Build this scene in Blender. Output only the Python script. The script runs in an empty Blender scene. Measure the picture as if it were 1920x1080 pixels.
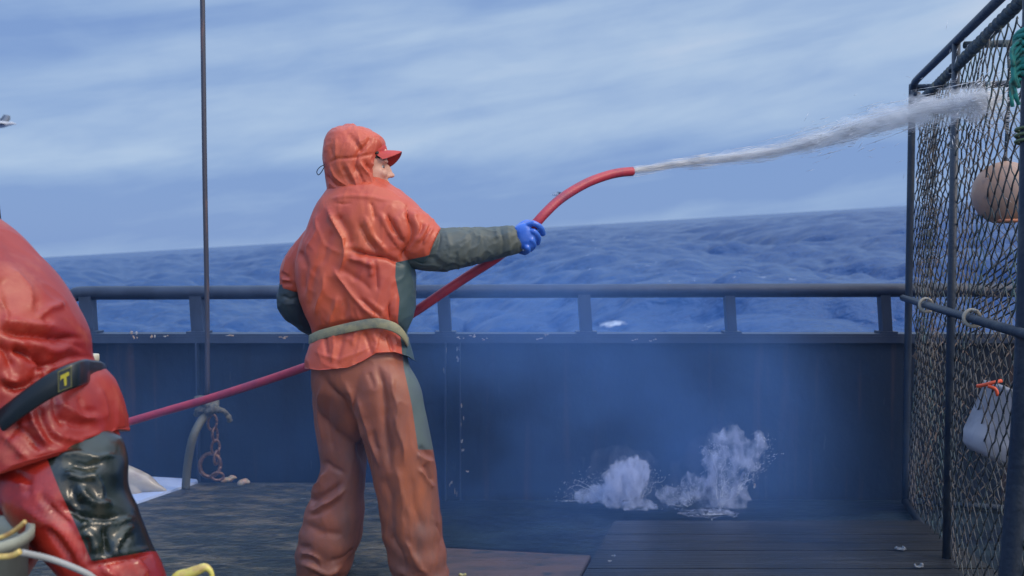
import bpy, bmesh, math, random
import numpy as np
from mathutils import Vector, Matrix
R = math.radians
random.seed(7); RNG = np.random.default_rng(11)
scene = bpy.context.scene
COL = scene.collection

# ------------------------------------------------------------------ camera
F = 1663.0                      # focal length in pixels of the 1920 px wide photograph
CAMH = 1.356
PITCH = math.atan((540-475)/F)
cd = bpy.data.cameras.new('camera'); cam = bpy.data.objects.new('camera', cd); COL.objects.link(cam)
cam.location = (0, 0, CAMH); cam.rotation_euler = (math.pi/2-PITCH, 0, 0)
cd.sensor_width = 36; cd.lens = 36*F/1920; cd.clip_start = .05; cd.clip_end = 20000
cd.dof.use_dof = True; cd.dof.focus_distance = 3.3; cd.dof.aperture_fstop = 3.4
scene.camera = cam
FW = Vector((0, math.cos(PITCH), -math.sin(PITCH))); UP = Vector((0, math.sin(PITCH), math.cos(PITCH)))
def ray(px, py): return Vector((1, 0, 0))*((px-960)/F) + UP*((540-py)/F) + FW
def at(px, py, Y):
    d = ray(px, py); return Vector((0, 0, CAMH)) + d*(Y/d.y)
def ground(px, py, z=0.0):
    d = ray(px, py); return Vector((0, 0, CAMH)) + d*((z-CAMH)/d.z)
SEAN = ray(0, 487).cross(ray(1700, 385)).normalized()
if SEAN.z < 0: SEAN = -SEAN

# ------------------------------------------------------------------ world and sun
SUN_EL, SUN_AZ = 36, 116        # azimuth from +Y towards +X
w = bpy.data.worlds.new('World'); scene.world = w; w.use_nodes = True
nt = w.node_tree; nt.nodes.clear()
def nd(t, **k):
    n = nt.nodes.new(t)
    for a, b in k.items(): setattr(n, a, b)
    return n
def ln(a, b): nt.links.new(a, b)
def mth(op, a, b=None, c=None):
    n = nd('ShaderNodeMath', operation=op)
    for i, v in enumerate((a, b, c)):
        if v is None: continue
        if isinstance(v, (int, float)): n.inputs[i].default_value = v
        else: ln(v, n.inputs[i])
    return n.outputs[0]
def mixc(f, a, b):
    n = nd('ShaderNodeMix', data_type='RGBA')
    for s, v in ((n.inputs[0], f), (n.inputs[6], a), (n.inputs[7], b)):
        if isinstance(v, (int, float)): s.default_value = v
        elif isinstance(v, tuple): s.default_value = v+(1,)
        else: ln(v, s)
    return n.outputs[2]
tc = nd('ShaderNodeTexCoord')
sky = nd('ShaderNodeTexSky', sky_type='NISHITA'); sky.sun_disc = False
sky.sun_elevation = R(SUN_EL); sky.sun_rotation = R(SUN_AZ)
dt = nd('ShaderNodeVectorMath', operation='DOT_PRODUCT'); ln(tc.outputs['Generated'], dt.inputs[0]); dt.inputs[1].default_value = SEAN
elev = dt.outputs['Value']
sx = nd('ShaderNodeSeparateXYZ'); ln(tc.outputs['Generated'], sx.inputs[0])
az = mth('ARCTAN2', sx.outputs[0], sx.outputs[1])
# stratus: streaks in azimuth / elevation, rising a little to the right
tilt = mth('MULTIPLY_ADD', az, -.10, elev)
cv = nd('ShaderNodeCombineXYZ'); ln(mth('MULTIPLY', az, 2.2), cv.inputs[0]); ln(mth('MULTIPLY', tilt, 17.0), cv.inputs[1])
n1 = nd('ShaderNodeTexNoise'); n1.inputs['Scale'].default_value = 1.0; n1.inputs['Detail'].default_value = 5; n1.inputs['Roughness'].default_value = .5; n1.inputs['Distortion'].default_value = .35
ln(cv.outputs[0], n1.inputs['Vector'])
cv2 = nd('ShaderNodeCombineXYZ'); ln(mth('MULTIPLY', az, 7.5), cv2.inputs[0]); ln(mth('MULTIPLY_ADD', az, -1.8, mth('MULTIPLY', elev, 22.0)), cv2.inputs[1])
n2 = nd('ShaderNodeTexNoise'); n2.inputs['Scale'].default_value = 1.0; n2.inputs['Detail'].default_value = 6; n2.inputs['Roughness'].default_value = .55; n2.inputs['Distortion'].default_value = .3
ln(cv2.outputs[0], n2.inputs['Vector'])
# base profile by elevation
er = nd('ShaderNodeValToRGB'); er.color_ramp.interpolation = 'EASE'
for i, (p, v) in enumerate([(0, .12), (.035, .02), (.07, .12), (.105, .52), (.16, .50), (.25, .42), (.5, .7), (1, .9)]):
    e = er.color_ramp.elements[i] if i < 2 else er.color_ramp.elements.new(p)
    e.position = p; e.color = (v, v, v, 1)
ln(mth('MULTIPLY_ADD', az, -.02, elev), er.inputs[0])
side = mth('MULTIPLY', mth('MULTIPLY', az, .45), mth('MINIMUM', mth('MULTIPLY', elev, 5.0), 1.0))
m = mth('ADD', er.outputs[0], side)
m = mth('ADD', m, mth('MULTIPLY', mth('SUBTRACT', n1.outputs[0], .5), 1.45))
m = mth('ADD', m, mth('MULTIPLY', mth('SUBTRACT', n2.outputs[0], .5), .62))
cr = nd('ShaderNodeValToRGB')
for i, (p, c) in enumerate([(0, (.21, .34, .64)), (.28, (.29, .43, .70)), (.6, (.41, .55, .77)), (1, (.56, .66, .82))]):
    e = cr.color_ramp.elements[i] if i < 2 else cr.color_ramp.elements.new(p)
    e.position = p; e.color = c+(1,)
ln(m, cr.inputs[0])
sc_ = nd('ShaderNodeVectorMath', operation='SCALE'); ln(cr.outputs[0], sc_.inputs[0]); 
zr = nd('ShaderNodeMapRange'); zr.interpolation_type = 'SMOOTHSTEP'; zr.inputs[1].default_value = .3; zr.inputs[2].default_value = .95; zr.inputs[3].default_value = 10.0; zr.inputs[4].default_value = 24.0
ln(elev, zr.inputs[0]); ln(zr.outputs[0], sc_.inputs['Scale'])
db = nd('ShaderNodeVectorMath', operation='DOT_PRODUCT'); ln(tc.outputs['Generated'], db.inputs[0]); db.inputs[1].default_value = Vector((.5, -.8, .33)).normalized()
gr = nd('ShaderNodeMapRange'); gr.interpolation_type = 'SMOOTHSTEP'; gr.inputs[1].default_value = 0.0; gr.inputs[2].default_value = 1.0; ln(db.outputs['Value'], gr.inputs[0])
added_glow = mixc(gr.outputs[0], (1., 1., 1.), (2.2, 1.9, 1.65))  # warm glow added to the unseen sky behind the camera to brighten the scene
dm = nd('ShaderNodeMix', data_type='RGBA', blend_type='MULTIPLY'); dm.inputs[0].default_value = 1; ln(sc_.outputs[0], dm.inputs[6]); ln(added_glow, dm.inputs[7])
bg = nd('ShaderNodeBackground'); bg.inputs[1].default_value = .1
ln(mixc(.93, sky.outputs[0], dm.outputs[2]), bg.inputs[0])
wo = nd('ShaderNodeOutputWorld'); ln(bg.outputs[0], wo.inputs[0])

sl = bpy.data.lights.new('sun', 'SUN'); so = bpy.data.objects.new('sun', sl); COL.objects.link(so)
sl.energy = 1.3; sl.angle = R(12); sl.color = (1.0, .80, .58)
sd = Vector((math.sin(R(SUN_AZ))*math.cos(R(SUN_EL)), math.cos(R(SUN_AZ))*math.cos(R(SUN_EL)), math.sin(R(SUN_EL))))
so.rotation_euler = (-sd).to_track_quat('-Z', 'Y').to_euler()
scene.view_settings.view_transform = 'Standard'; scene.view_settings.look = 'None'
scene.view_settings.exposure = 0; scene.view_settings.gamma = 1
scene.render.engine = 'CYCLES'
scene.cycles.max_bounces = 10; scene.cycles.diffuse_bounces = 7; scene.cycles.transparent_max_bounces = 24; scene.cycles.volume_bounces = 5
scene.cycles.volume_step_rate = 2.0; scene.cycles.volume_max_steps = 64
scene.cycles.sample_clamp_indirect = 4

# ------------------------------------------------------------------ tagging
def tag(o, label=None, cat=None, group=None, kind=None):
    if label: o['label'] = label
    if cat: o['category'] = cat
    if group: o['group'] = group
    if kind: o['kind'] = kind
    return o
def empty(name, loc=(0, 0, 0)):
    o = bpy.data.objects.new(name, None); o.location = loc; COL.objects.link(o); o.empty_display_size = .1; return o
def link(name, v, f, mat, parent=None, smooth=True, attrs=None):
    me = bpy.data.meshes.new(name)
    if isinstance(v, np.ndarray): v = v.tolist()
    if isinstance(f, np.ndarray): f = f.tolist()
    me.from_pydata([tuple(p) for p in v], [], f); me.update()
    o = bpy.data.objects.new(name, me); COL.objects.link(o)
    if smooth: me.polygons.foreach_set('use_smooth', [True]*len(me.polygons))
    if mat: me.materials.append(mat)
    if attrs:
        for k, a in attrs.items():
            at_ = me.attributes.new(k, 'FLOAT', 'POINT'); at_.data.foreach_set('value', np.asarray(a, dtype=np.float32))
    if parent:
        o.parent = parent; o.matrix_parent_inverse = Matrix.Translation(-parent.location) if parent.type == 'EMPTY' else Matrix()
    return o

# ------------------------------------------------------------------ materials
def material(name, col, rough=.5, metal=0., spec=.5, noise=None, bump=None, coat=0., alpha=1.):
    """noise: list of (colour, scale xyz, lo, hi) painted over the base; bump: list of (scale xyz, distance)"""
    mt = bpy.data.materials.new(name); mt.use_nodes = True; t = mt.node_tree
    b = t.nodes['Principled BSDF']
    def N(k): return t.nodes.new(k)
    g = N('ShaderNodeNewGeometry'); tco = N('ShaderNodeTexCoord')
    def mapped(s):
        mp = N('ShaderNodeMapping'); mp.inputs['Scale'].default_value = s if isinstance(s, tuple) else (s, s, s)
        t.links.new(g.outputs['Position'], mp.inputs[0]); return mp.outputs[0]
    c = None
    for (c2, s, lo, hi) in (noise or []):
        n = N('ShaderNodeTexNoise'); n.inputs['Scale'].default_value = 1; n.inputs['Detail'].default_value = 6; n.inputs['Roughness'].default_value = .62
        t.links.new(mapped(s), n.inputs['Vector'])
        mr = N('ShaderNodeMapRange'); mr.inputs[1].default_value = lo; mr.inputs[2].default_value = hi; t.links.new(n.outputs[0], mr.inputs[0])
        mx = N('ShaderNodeMix'); mx.data_type = 'RGBA'; t.links.new(mr.outputs[0], mx.inputs[0])
        if c is None: mx.inputs[6].default_value = tuple(col)+(1,)
        else: t.links.new(c, mx.inputs[6])
        mx.inputs[7].default_value = tuple(c2)+(1,); c = mx.outputs[2]
    if c is None: b.inputs['Base Color'].default_value = tuple(col)+(1,)
    else: t.links.new(c, b.inputs['Base Color'])
    b.inputs['Roughness'].default_value = rough; b.inputs['Metallic'].default_value = metal
    b.inputs['Specular IOR Level'].default_value = spec; b.inputs['Coat Weight'].default_value = coat; b.inputs['Coat Roughness'].default_value = .12
    b.inputs['Alpha'].default_value = alpha
    nrm = None
    for (s, d) in (bump or []):
        n = N('ShaderNodeTexNoise'); n.inputs['Scale'].default_value = 1; n.inputs['Detail'].default_value = 5
        t.links.new(mapped(s), n.inputs['Vector'])
        bp = N('ShaderNodeBump'); bp.inputs['Distance'].default_value = d; t.links.new(n.outputs[0], bp.inputs['Height'])
        if nrm is not None: t.links.new(nrm, bp.inputs['Normal'])
        nrm = bp.outputs[0]
    if nrm is not None: t.links.new(nrm, b.inputs['Normal'])
    return mt, t, b
def M(*a, **k): return material(*a, **k)[0]
def panel_material(name, base, panel, rough, soft=.08, noise=None, prough=None, coat=0., bump=None, pnoise=None):
    """two cloths in one garment: the vertex attribute 'panel' (>0) is the second one"""
    mt, t, b = material(name, base, rough, noise=noise, coat=coat, bump=bump)
    a = t.nodes.new('ShaderNodeAttribute'); a.attribute_name = 'panel'
    mr = t.nodes.new('ShaderNodeMapRange'); mr.inputs[1].default_value = -soft; mr.inputs[2].default_value = soft
    t.links.new(a.outputs['Fac'], mr.inputs[0])
    mx = t.nodes.new('ShaderNodeMix'); mx.data_type = 'RGBA'; t.links.new(mr.outputs[0], mx.inputs[0])
    s = b.inputs['Base Color']
    if s.is_linked:
        src = s.links[0].from_socket; t.links.new(src, mx.inputs[6])
    else: mx.inputs[6].default_value = tuple(base)+(1,)
    mx.inputs[7].default_value = tuple(panel)+(1,)
    if pnoise:
        g = t.nodes.new('ShaderNodeNewGeometry'); n = t.nodes.new('ShaderNodeTexNoise'); n.inputs['Scale'].default_value = pnoise[1]; n.inputs['Detail'].default_value = 5
        t.links.new(g.outputs['Position'], n.inputs['Vector'])
        q = t.nodes.new('ShaderNodeMapRange'); q.inputs[1].default_value = .42; q.inputs[2].default_value = .66; t.links.new(n.outputs[0], q.inputs[0])
        m2 = t.nodes.new('ShaderNodeMix'); m2.data_type = 'RGBA'; m2.inputs[6].default_value = tuple(panel)+(1,); m2.inputs[7].default_value = tuple(pnoise[0])+(1,)
        t.links.new(q.outputs[0], m2.inputs[0]); t.links.new(m2.outputs[2], mx.inputs[7])
    t.links.new(mx.outputs[2], s)
    if prough is not None:
        r = t.nodes.new('ShaderNodeMapRange'); r.inputs[1].default_value = -soft; r.inputs[2].default_value = soft
        r.inputs[3].default_value = rough; r.inputs[4].default_value = prough
        t.links.new(a.outputs['Fac'], r.inputs[0]); t.links.new(r.outputs[0], b.inputs['Roughness'])
    return mt

# ------------------------------------------------------------------ geometry helpers
def hsh(i, j, k):
    n = (i*374761393 + j*668265263 + k*2147483647 % 4294967291) & 0xffffffff
    n = ((n ^ (n >> 13))*1274126177) & 0xffffffff
    n = (n ^ (n >> 16)) & 0xffff
    return n/65535.0
def vnoise(p):
    p = np.asarray(p, dtype=np.float64); i = np.floor(p).astype(np.int64); f = p-i; u = f*f*f*(f*(f*6-15)+10)
    r = np.zeros(len(p))
    for a in (0, 1):
        for b in (0, 1):
            for c in (0, 1):
                wgt = (u[:, 0] if a else 1-u[:, 0])*(u[:, 1] if b else 1-u[:, 1])*(u[:, 2] if c else 1-u[:, 2])
                r += wgt*hsh(i[:, 0]+a+1000, i[:, 1]+b+1000, i[:, 2]+c+1000)
    return r*2-1
def fbm(p, o=4):
    p = np.asarray(p); s = 0; a = 1
    for k in range(o): s = s+a*vnoise(p*2**k+k*17.3); a *= .5
    return s
def catmull(P, k):
    P = [np.array(p, dtype=float) for p in P]; out = []
    n = len(P)
    for i in range(n-1):
        p0 = P[max(i-1, 0)]; p1 = P[i]; p2 = P[i+1]; p3 = P[min(i+2, n-1)]
        for j in range(k):
            t = j/k
            out.append(.5*((2*p1)+(-p0+p2)*t+(2*p0-5*p1+4*p2-p3)*t*t+(-p0+3*p1-3*p2+p3)*t**3))
    out.append(P[-1]); return out
class Geo:
    def __init__(s): s.v = []; s.f = []
    def add(s, v, f):
        o = len(s.v); s.v += [tuple(p) for p in v]; s.f += [[i+o for i in q] for q in f]
    def rings(s, rings, cap=True):
        n = len(rings[0]); v = []; f = []
        for r in rings: v += r
        for i in range(len(rings)-1):
            for j in range(n):
                k = (j+1) % n; f.append([i*n+j, i*n+k, (i+1)*n+k, (i+1)*n+j])
        if cap:
            f.append(list(range(n))[::-1]); f.append([(len(rings)-1)*n+j for j in range(n)])
        s.add(v, f)
    def tube(s, pts, r, n=12, k=1, cap=True):
        """pts: Vectors (optionally with radius as 4th number)"""
        P = [tuple(p)+((r,) if len(tuple(p)) == 3 else ()) for p in pts]
        if k > 1: P = [tuple(p) for p in catmull(P, k)]
        C = [Vector(p[:3]) for p in P]; rings = []; ref = None
        for i, c in enumerate(C):
            t = (C[min(i+1, len(C)-1)]-C[max(i-1, 0)]).normalized()
            if ref is None:
                ref = Vector((0, 0, 1)) if abs(t.z) < .9 else Vector((1, 0, 0))
            a = (ref-t*ref.dot(t)).normalized(); ref = a; b = t.cross(a)
            rings.append([c+(a*math.cos(2*math.pi*q/n)+b*math.sin(2*math.pi*q/n))*P[i][3] for q in range(n)])
        s.rings(rings, cap)
    def box(s, lo, hi, rot=0, org=(0, 0, 0)):
        x0, y0, z0 = lo; x1, y1, z1 = hi
        v = [Vector(p) for p in ((x0, y0, z0), (x1, y0, z0), (x1, y1, z0), (x0, y1, z0), (x0, y0, z1), (x1, y0, z1), (x1, y1, z1), (x0, y1, z1))]
        if rot: v = [Matrix.Rotation(rot, 3, 'Z') @ p for p in v]
        v = [p+Vector(org) for p in v]
        s.add(v, [[3, 2, 1, 0], [4, 5, 6, 7], [0, 1, 5, 4], [1, 2, 6, 5], [2, 3, 7, 6], [3, 0, 4, 7]])
    def ell(s, c, r, n=20, m=12, rot=None):
        c = Vector(c); rings = []
        for i in range(m+1):
            th = math.pi*min(max(i/m, .02), .98); ring = []
            for j in range(n):
                ph = 2*math.pi*j/n; p = Vector((r[0]*math.sin(th)*math.cos(ph), r[1]*math.sin(th)*math.sin(ph), r[2]*math.cos(th)))
                if rot: p = rot @ p
                ring.append(c+p)
            rings.append(ring)
        s.rings(rings)
    def loft(s, rows, n=30, p=2.3, k=4, tang=None, round_ends=(True, True)):
        """rows: (px, py, Y, half width px, half depth m): sections across a limb seen in the photograph's frame"""
        rr = [(*at(q[0], q[1], q[2]), q[3]*q[2]/F, q[4]) for q in rows]
        rr = catmull(rr, k)
        C = [Vector(q[:3]) for q in rr]; rings = []
        V = Vector((0, 1, 0))
        for i, c in enumerate(C):
            t = Vector(tang) if tang else (C[min(i+1, len(C)-1)]-C[max(i-1, 0)]).normalized()
            n2 = (V-t*V.dot(t)).normalized(); n1 = t.cross(n2).normalized()
            a, b = rr[i][3], rr[i][4]; ring = []
            for q in range(n):
                th = 2*math.pi*q/n; cs, sn = math.cos(th), math.sin(th)
                ring.append(c+n1*(a*math.copysign(abs(cs)**(2/p), cs))+n2*(b*math.copysign(abs(sn)**(2/p), sn)))
            if i == 0 and round_ends[0]: rings.append([c+(q_-c)*.55-t*min(a, b)*.35 for q_ in ring])
            rings.append(ring)
            if i == len(C)-1 and round_ends[1]: rings.append([c+(q_-c)*.55+t*min(a, b)*.35 for q_ in ring])
        s.rings(rings)
    def remesh(s, voxel, smooth=4):
        me = bpy.data.meshes.new('tmp'); me.from_pydata(s.v, [], s.f); me.update()
        bm = bmesh.new(); bm.from_mesh(me); bmesh.ops.recalc_face_normals(bm, faces=bm.faces); bm.to_mesh(me); bm.free()
        o = bpy.data.objects.new('tmp', me); COL.objects.link(o)
        r = o.modifiers.new('r', 'REMESH'); r.mode = 'VOXEL'; r.voxel_size = voxel
        if smooth:
            sm = o.modifiers.new('s', 'SMOOTH'); sm.factor = .5; sm.iterations = smooth
        dg = bpy.context.evaluated_depsgraph_get(); dg.update()
        m2 = bpy.data.meshes.new_from_object(o.evaluated_get(dg))
        v = np.empty(len(m2.vertices)*3); m2.vertices.foreach_get('co', v); v = v.reshape(-1, 3)
        f = [list(p.vertices) for p in m2.polygons]
        nn = normals_of(m2)
        bpy.data.objects.remove(o); bpy.data.meshes.remove(me); bpy.data.meshes.remove(m2)
        return v, nn, f
def normals_of(me):
    n = np.empty(len(me.vertices)*3); me.vertices.foreach_get('normal', n); return n.reshape(-1, 3)
def normals(v, f):
    n = np.zeros_like(v); q = np.array([x if len(x) == 4 else x+[x[-1]] for x in f])
    c = np.cross(v[q[:, 2]]-v[q[:, 0]], v[q[:, 3]]-v[q[:, 1]])
    for i in range(4): np.add.at(n, q[:, i], c)
    return n/(np.linalg.norm(n, axis=1)[:, None]+1e-12)
def project(v):
    d = v-np.array([0, 0, CAMH]); z = d @ np.array(FW)
    return np.stack([960+F*d[:, 0]/z, 540-F*(d @ np.array(UP))/z], 1)
def seg_dist(uv, pts):
    best = np.full(len(uv), 1e9); tt = np.zeros(len(uv)); L = sum(math.dist(pts[i], pts[i+1]) for i in range(len(pts)-1)); acc = 0
    for i in range(len(pts)-1):
        a = np.array(pts[i], float); b = np.array(pts[i+1], float); ab = b-a; l = np.linalg.norm(ab)
        t = np.clip(((uv-a) @ ab)/(l*l), 0, 1); d = np.linalg.norm(uv-a-t[:, None]*ab, axis=1)
        m_ = d < best; best[m_] = d[m_]; tt[m_] = (acc+t[m_]*l)/L; acc += l
    return best, tt
def facing(v, n):
    d = np.array([0, 0, CAMH])-v; d /= np.linalg.norm(d, axis=1)[:, None]
    return np.clip((n*d).sum(1)*2.2+.15, 0, 1)
def folds(v, n, F_, gain=1.0):
    """real creases in the cloth: (polyline, width, height in mm, sharp?)"""
    uv = project(v); fc = facing(v, n); disp = np.zeros(len(v))
    uvw = uv+np.stack([vnoise(v*14)*5, vnoise(v*14+40)*5], 1)
    for pts, wd, amp, *sh in F_:
        d, t = seg_dist(uvw, pts)
        prof = np.exp(-(np.sqrt(d*d+.8)-.9)/(wd*.62)) if amp > 0 else np.exp(-(d/wd)**2)*.6+np.exp(-(np.sqrt(d*d+.5)-.7)/(wd*.6))*.4
        ends = np.clip(np.minimum(t, 1-t)*5+.25, 0, 1)
        disp += amp*.001*prof*ends*gain
    return v+n*(disp*fc)[:, None]
def cloth(v, n, amp=.004, sc=(9, 9, 5), ridge=.003, seed=0.0):
    p = v*np.array(sc)+seed
    wv = np.stack([vnoise(p*.7+5), vnoise(p*.7+9), vnoise(p*.7+13)], 1)*1.1
    r = 1-np.abs(fbm(p*1.6+wv, 3)); r = np.clip(r, 0, 1)**3
    return v+n*(fbm(p*.6+3, 2)*amp+(r-.35)*ridge)[:, None]
print('helpers ok')
# ================================================================== THE SEA
def build_sea():
    n = np.array(SEAN); xa = np.cross([0, 1, 0], n); xa /= np.linalg.norm(xa); ya = np.cross(n, xa)
    org = np.array([0, 0, CAMH])-n*4.3
    a1 = np.linspace(-38, 38, 620); a0 = np.linspace(-88, -38.6, 50); a2 = np.linspace(38.6, 88, 50)
    ang = np.radians(np.concatenate([a0, a1, a2])); rad = np.concatenate([np.geomspace(6.5, 700, 760), np.geomspace(712, 9000, 90)])
    A, Rr = np.meshgrid(ang, rad); X = Rr*np.sin(A); Y = Rr*np.cos(A); Z = np.zeros_like(X); DX = np.zeros_like(X); DY = np.zeros_like(X)
    rg = np.random.default_rng(5)
    sp = np.gradient(rad)[:, None]+np.zeros_like(X); sp = np.maximum(sp, Rr*np.radians(.125))
    for i in range(90):
        lam = math.exp(rg.uniform(math.log(1.1), math.log(65))); k = 2*math.pi/lam
        th = R(200)+rg.normal()*(.62 if lam < 12 else .35)
        amp = .0165*lam**.80*rg.uniform(.5, 1.2)*(.75 if lam > 25 else 1.0)
        fade = np.clip(lam/sp/3-.4, 0, 1)
        ph = k*(X*math.cos(th)+Y*math.sin(th))+rg.uniform(0, 6.28)
        Z += amp*fade*np.sin(ph); DX -= amp*.8*fade*np.cos(ph)*math.cos(th); DY -= amp*.8*fade*np.cos(ph)*math.sin(th)
    for i in range(9):
        lam = rg.uniform(38, 120); k = 2*math.pi/lam; th = R(200)+rg.normal()*.45; amp = rg.uniform(.2, .45); ph = k*(X*math.cos(th)+Y*math.sin(th))+rg.uniform(0, 6.28)
        fade = np.clip(Rr/40, 0, 1); Z += amp*fade*(np.sin(ph)+.25*np.sin(2*ph+1.5))
    P = org+(X+DX)[..., None]*xa+(Y+DY)[..., None]*ya+Z[..., None]*n
    P = P-n*(np.clip(-Z, 0, 1)*.25)[..., None]
    v = P.reshape(-1, 3); nr, nc = X.shape
    i = np.arange(nr-1)[:, None]*nc+np.arange(nc-1); f = np.stack([i, i+1, i+nc+1, i+nc], -1).reshape(-1, 4)
    uv = project(v)
    foam = np.exp(-((uv[:, 0]-1150)/42)**2-((uv[:, 1]-607)/10)**2)*1.0+np.exp(-((uv[:, 0]-1325)/25)**2-((uv[:, 1]-612)/5)**2)*.8
    zz = Z.reshape(-1); foam += .52*np.clip((zz-np.quantile(zz, .97))*3, 0, 1)*(Rr.reshape(-1) < 260)
    mt, t, b = material('sea_water', (.010, .055, .18), .24, spec=.5, bump=[((.9, 1.5, 1), .34), ((2.6, 4.2, 3), .12)])
    b.inputs['IOR'].default_value = 1.33
    a = t.nodes.new('ShaderNodeAttribute'); a.attribute_name = 'foam'
    g = t.nodes.new('ShaderNodeNewGeometry'); nz = t.nodes.new('ShaderNodeTexNoise'); nz.inputs['Scale'].default_value = 2.2; nz.inputs['Detail'].default_value = 8; nz.inputs['Roughness'].default_value = .7
    t.links.new(g.outputs['Position'], nz.inputs['Vector'])
    mu = t.nodes.new('ShaderNodeMath'); mu.operation = 'MULTIPLY_ADD'; t.links.new(nz.outputs[0], mu.inputs[0]); mu.inputs[1].default_value = 1.7; mu.inputs[2].default_value = -1.55
    ad = t.nodes.new('ShaderNodeMath'); ad.operation = 'ADD'; t.links.new(mu.outputs[0], ad.inputs[0]); t.links.new(a.outputs['Fac'], ad.inputs[1])
    cl = t.nodes.new('ShaderNodeMapRange'); cl.inputs[1].default_value = .0; cl.inputs[2].default_value = .35; t.links.new(ad.outputs[0], cl.inputs[0])
    mx = t.nodes.new('ShaderNodeMix'); mx.data_type = 'RGBA'; mx.inputs[6].default_value = (.010, .055, .18, 1); mx.inputs[7].default_value = (.75, .8, .85, 1)
    t.links.new(cl.outputs[0], mx.inputs[0]); t.links.new(mx.outputs[2], b.inputs['Base Color'])
    r = t.nodes.new('ShaderNodeMapRange'); r.inputs[3].default_value = .24; r.inputs[4].default_value = .8; t.links.new(cl.outputs[0], r.inputs[0]); t.links.new(r.outputs[0], b.inputs['Roughness'])
    o = link('sea', v, f, mt, attrs={'foam': foam}); tag(o, kind='structure')
build_sea()

# ================================================================== THE BOAT: deck, mat, hatch boards, bulwark, rail
steel = M('dark_steel_paint', (.013, .024, .052), .42, noise=[((.035, .055, .1), (3, 3, 1.2), .45, .7), ((.11, .075, .06), (5, 5, 1.1), .66, .74)], bump=[((14, 14, 5), .004)])
mtb, tb, bb = material('bulwark_paint', (.004, .011, .026), .6, noise=[((.008, .019, .040), (1.3, 1.3, .8), .4, .68), ((.004, .007, .014), (5, 5, .7), .5, .66), ((.045, .03, .032), (9, 9, .5), .58, .74), ((.09, .10, .12), (16, 16, 2.0), .66, .76)], bump=[((2.2, 2.2, 1.6), .03), ((25, 25, 18), .003)], spec=.25)
deckm = M('wet_deck', (.008, .016, .028), .32, noise=[((.03, .05, .065), (2, 5, 1), .42, .65), ((.006, .012, .03), (1, 2.4, 1), .5, .66)], bump=[((9, 25, 9), .006)])
matm = M('rubber_mat', (.028, .038, .038), .45, noise=[((.15, .125, .085), (5, 16, 5), .46, .66), ((.012, .020, .026), (9, 26, 9), .5, .62), ((.22, .25, .25), (12, 55, 12), .64, .74)], bump=[((26, 60, 26), .022), ((7, 14, 7), .02)])
boardm = M('weathered_boards', (.026, .026, .026), .3, noise=[((.05, .05, .052), (1.3, 28, 1), .45, .68), ((.016, .026, .042), (2, 50, 1), .54, .66), ((.012, .016, .022), (1.2, 2.2, 1), .5, .72)], bump=[((3, 90, 3), .004)])
plankm = M('reddish_plywood', (.12, .08, .075), .5, noise=[((.06, .055, .06), (3, 9, 1), .45, .65), ((.03, .045, .06), (5, 12, 1), .6, .68)], bump=[((6, 60, 6), .002)])

WY = 4.83
g = Geo(); g.box((-5, -2.5, -.10), (5, WY+.06, 0.0)); o = link('deck', g.v, g.f, deckm, smooth=False); tag(o, kind='structure')
# rough rubber mat over the hatch, its far left corner cut off
def slab(poly, z0, z1, bevel=.012):
    bm = bmesh.new(); vs = [bm.verts.new((p.x, p.y, z0)) for p in poly]; fc = bm.faces.new(vs)
    if fc.normal.z < 0: fc.normal_flip()
    r = bmesh.ops.extrude_face_region(bm, geom=[fc]); bmesh.ops.translate(bm, verts=[e for e in r['geom'] if isinstance(e, bmesh.types.BMVert)], vec=(0, 0, z1-z0))
    bmesh.ops.recalc_face_normals(bm, faces=bm.faces)
    bmesh.ops.bevel(bm, geom=[e for e in bm.edges if all(v.co.z > z1-1e-4 for v in e.verts)], offset=bevel, segments=2, affect='EDGES')
    v = [tuple(q.co) for q in bm.verts]; bm.verts.ensure_lookup_table(); f = [[q.index for q in x.verts] for x in bm.faces]; bm.free(); return v, f
def gplane(px, py, dz=0.):
    d = ray(px, py); t = (-.192+dz-CAMH)/(d.z-.0711*d.y); return Vector((0, 0, CAMH))+d*t
def tilt_top(v, dz=0.): return [(x, y, -.192+.0711*y+dz) if z > .01 else (x, y, z) for x, y, z in v]
P = [gplane(x, y) for x, y in ((-420, 1078), (150, 962), (250, 940), (375, 905), (700, 905))]+[gplane(735, 960), gplane(760, 1500), gplane(-900, 1500)]
v, f = slab(P, .0, .06); v = tilt_top(v); o = link('rubber_mat', v, f, matm, smooth=False)
tag(o, 'rough worn dark rubber matting covering the left side of the deck', 'deck mat')
# weathered hatch boards on the right, laid side by side
hb = empty('hatch_cover', ground(1400, 1030)); tag(hb, 'low hatch cover of weathered grey boards under the splashing water', 'hatch cover')
c0 = ground(1152, 975, .05); c1 = ground(1088, 1085, .05); c2 = ground(1745, 978, .05)
yb_ = c0.y; k = 0
while yb_ > 2.6:
    ynext = yb_-(.118 if k % 3 else .21)+random.uniform(-.015, .015)
    xl = c0.x+(c1.x-c0.x)*(c0.y-yb_)/(c0.y-c1.y); xn = c0.x+(c1.x-c0.x)*(c0.y-ynext)/(c0.y-c1.y)
    dz = .05+random.uniform(-.0015, .0015)
    v, f = slab([Vector((xl, yb_-.0012, 0)), Vector((2.0, yb_-.0012, 0)), Vector((2.0, ynext+.0012, 0)), Vector((xn, ynext+.0012, 0))], .0, dz, .004)
    link('board', v, f, boardm, hb, smooth=False); yb_ = ynext; k += 1
v, f = slab([ground(*q, .03) for q in ((800, 1025), (1108, 1041), (1078, 1100), (1045, 1180), (700, 1180))], 0, .03, .004)
o = link('plywood_sheet', v, f, plankm, smooth=False); tag(o, 'reddish worn plywood sheet lying on deck beside the standing man\'s foot', 'plywood')

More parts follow.
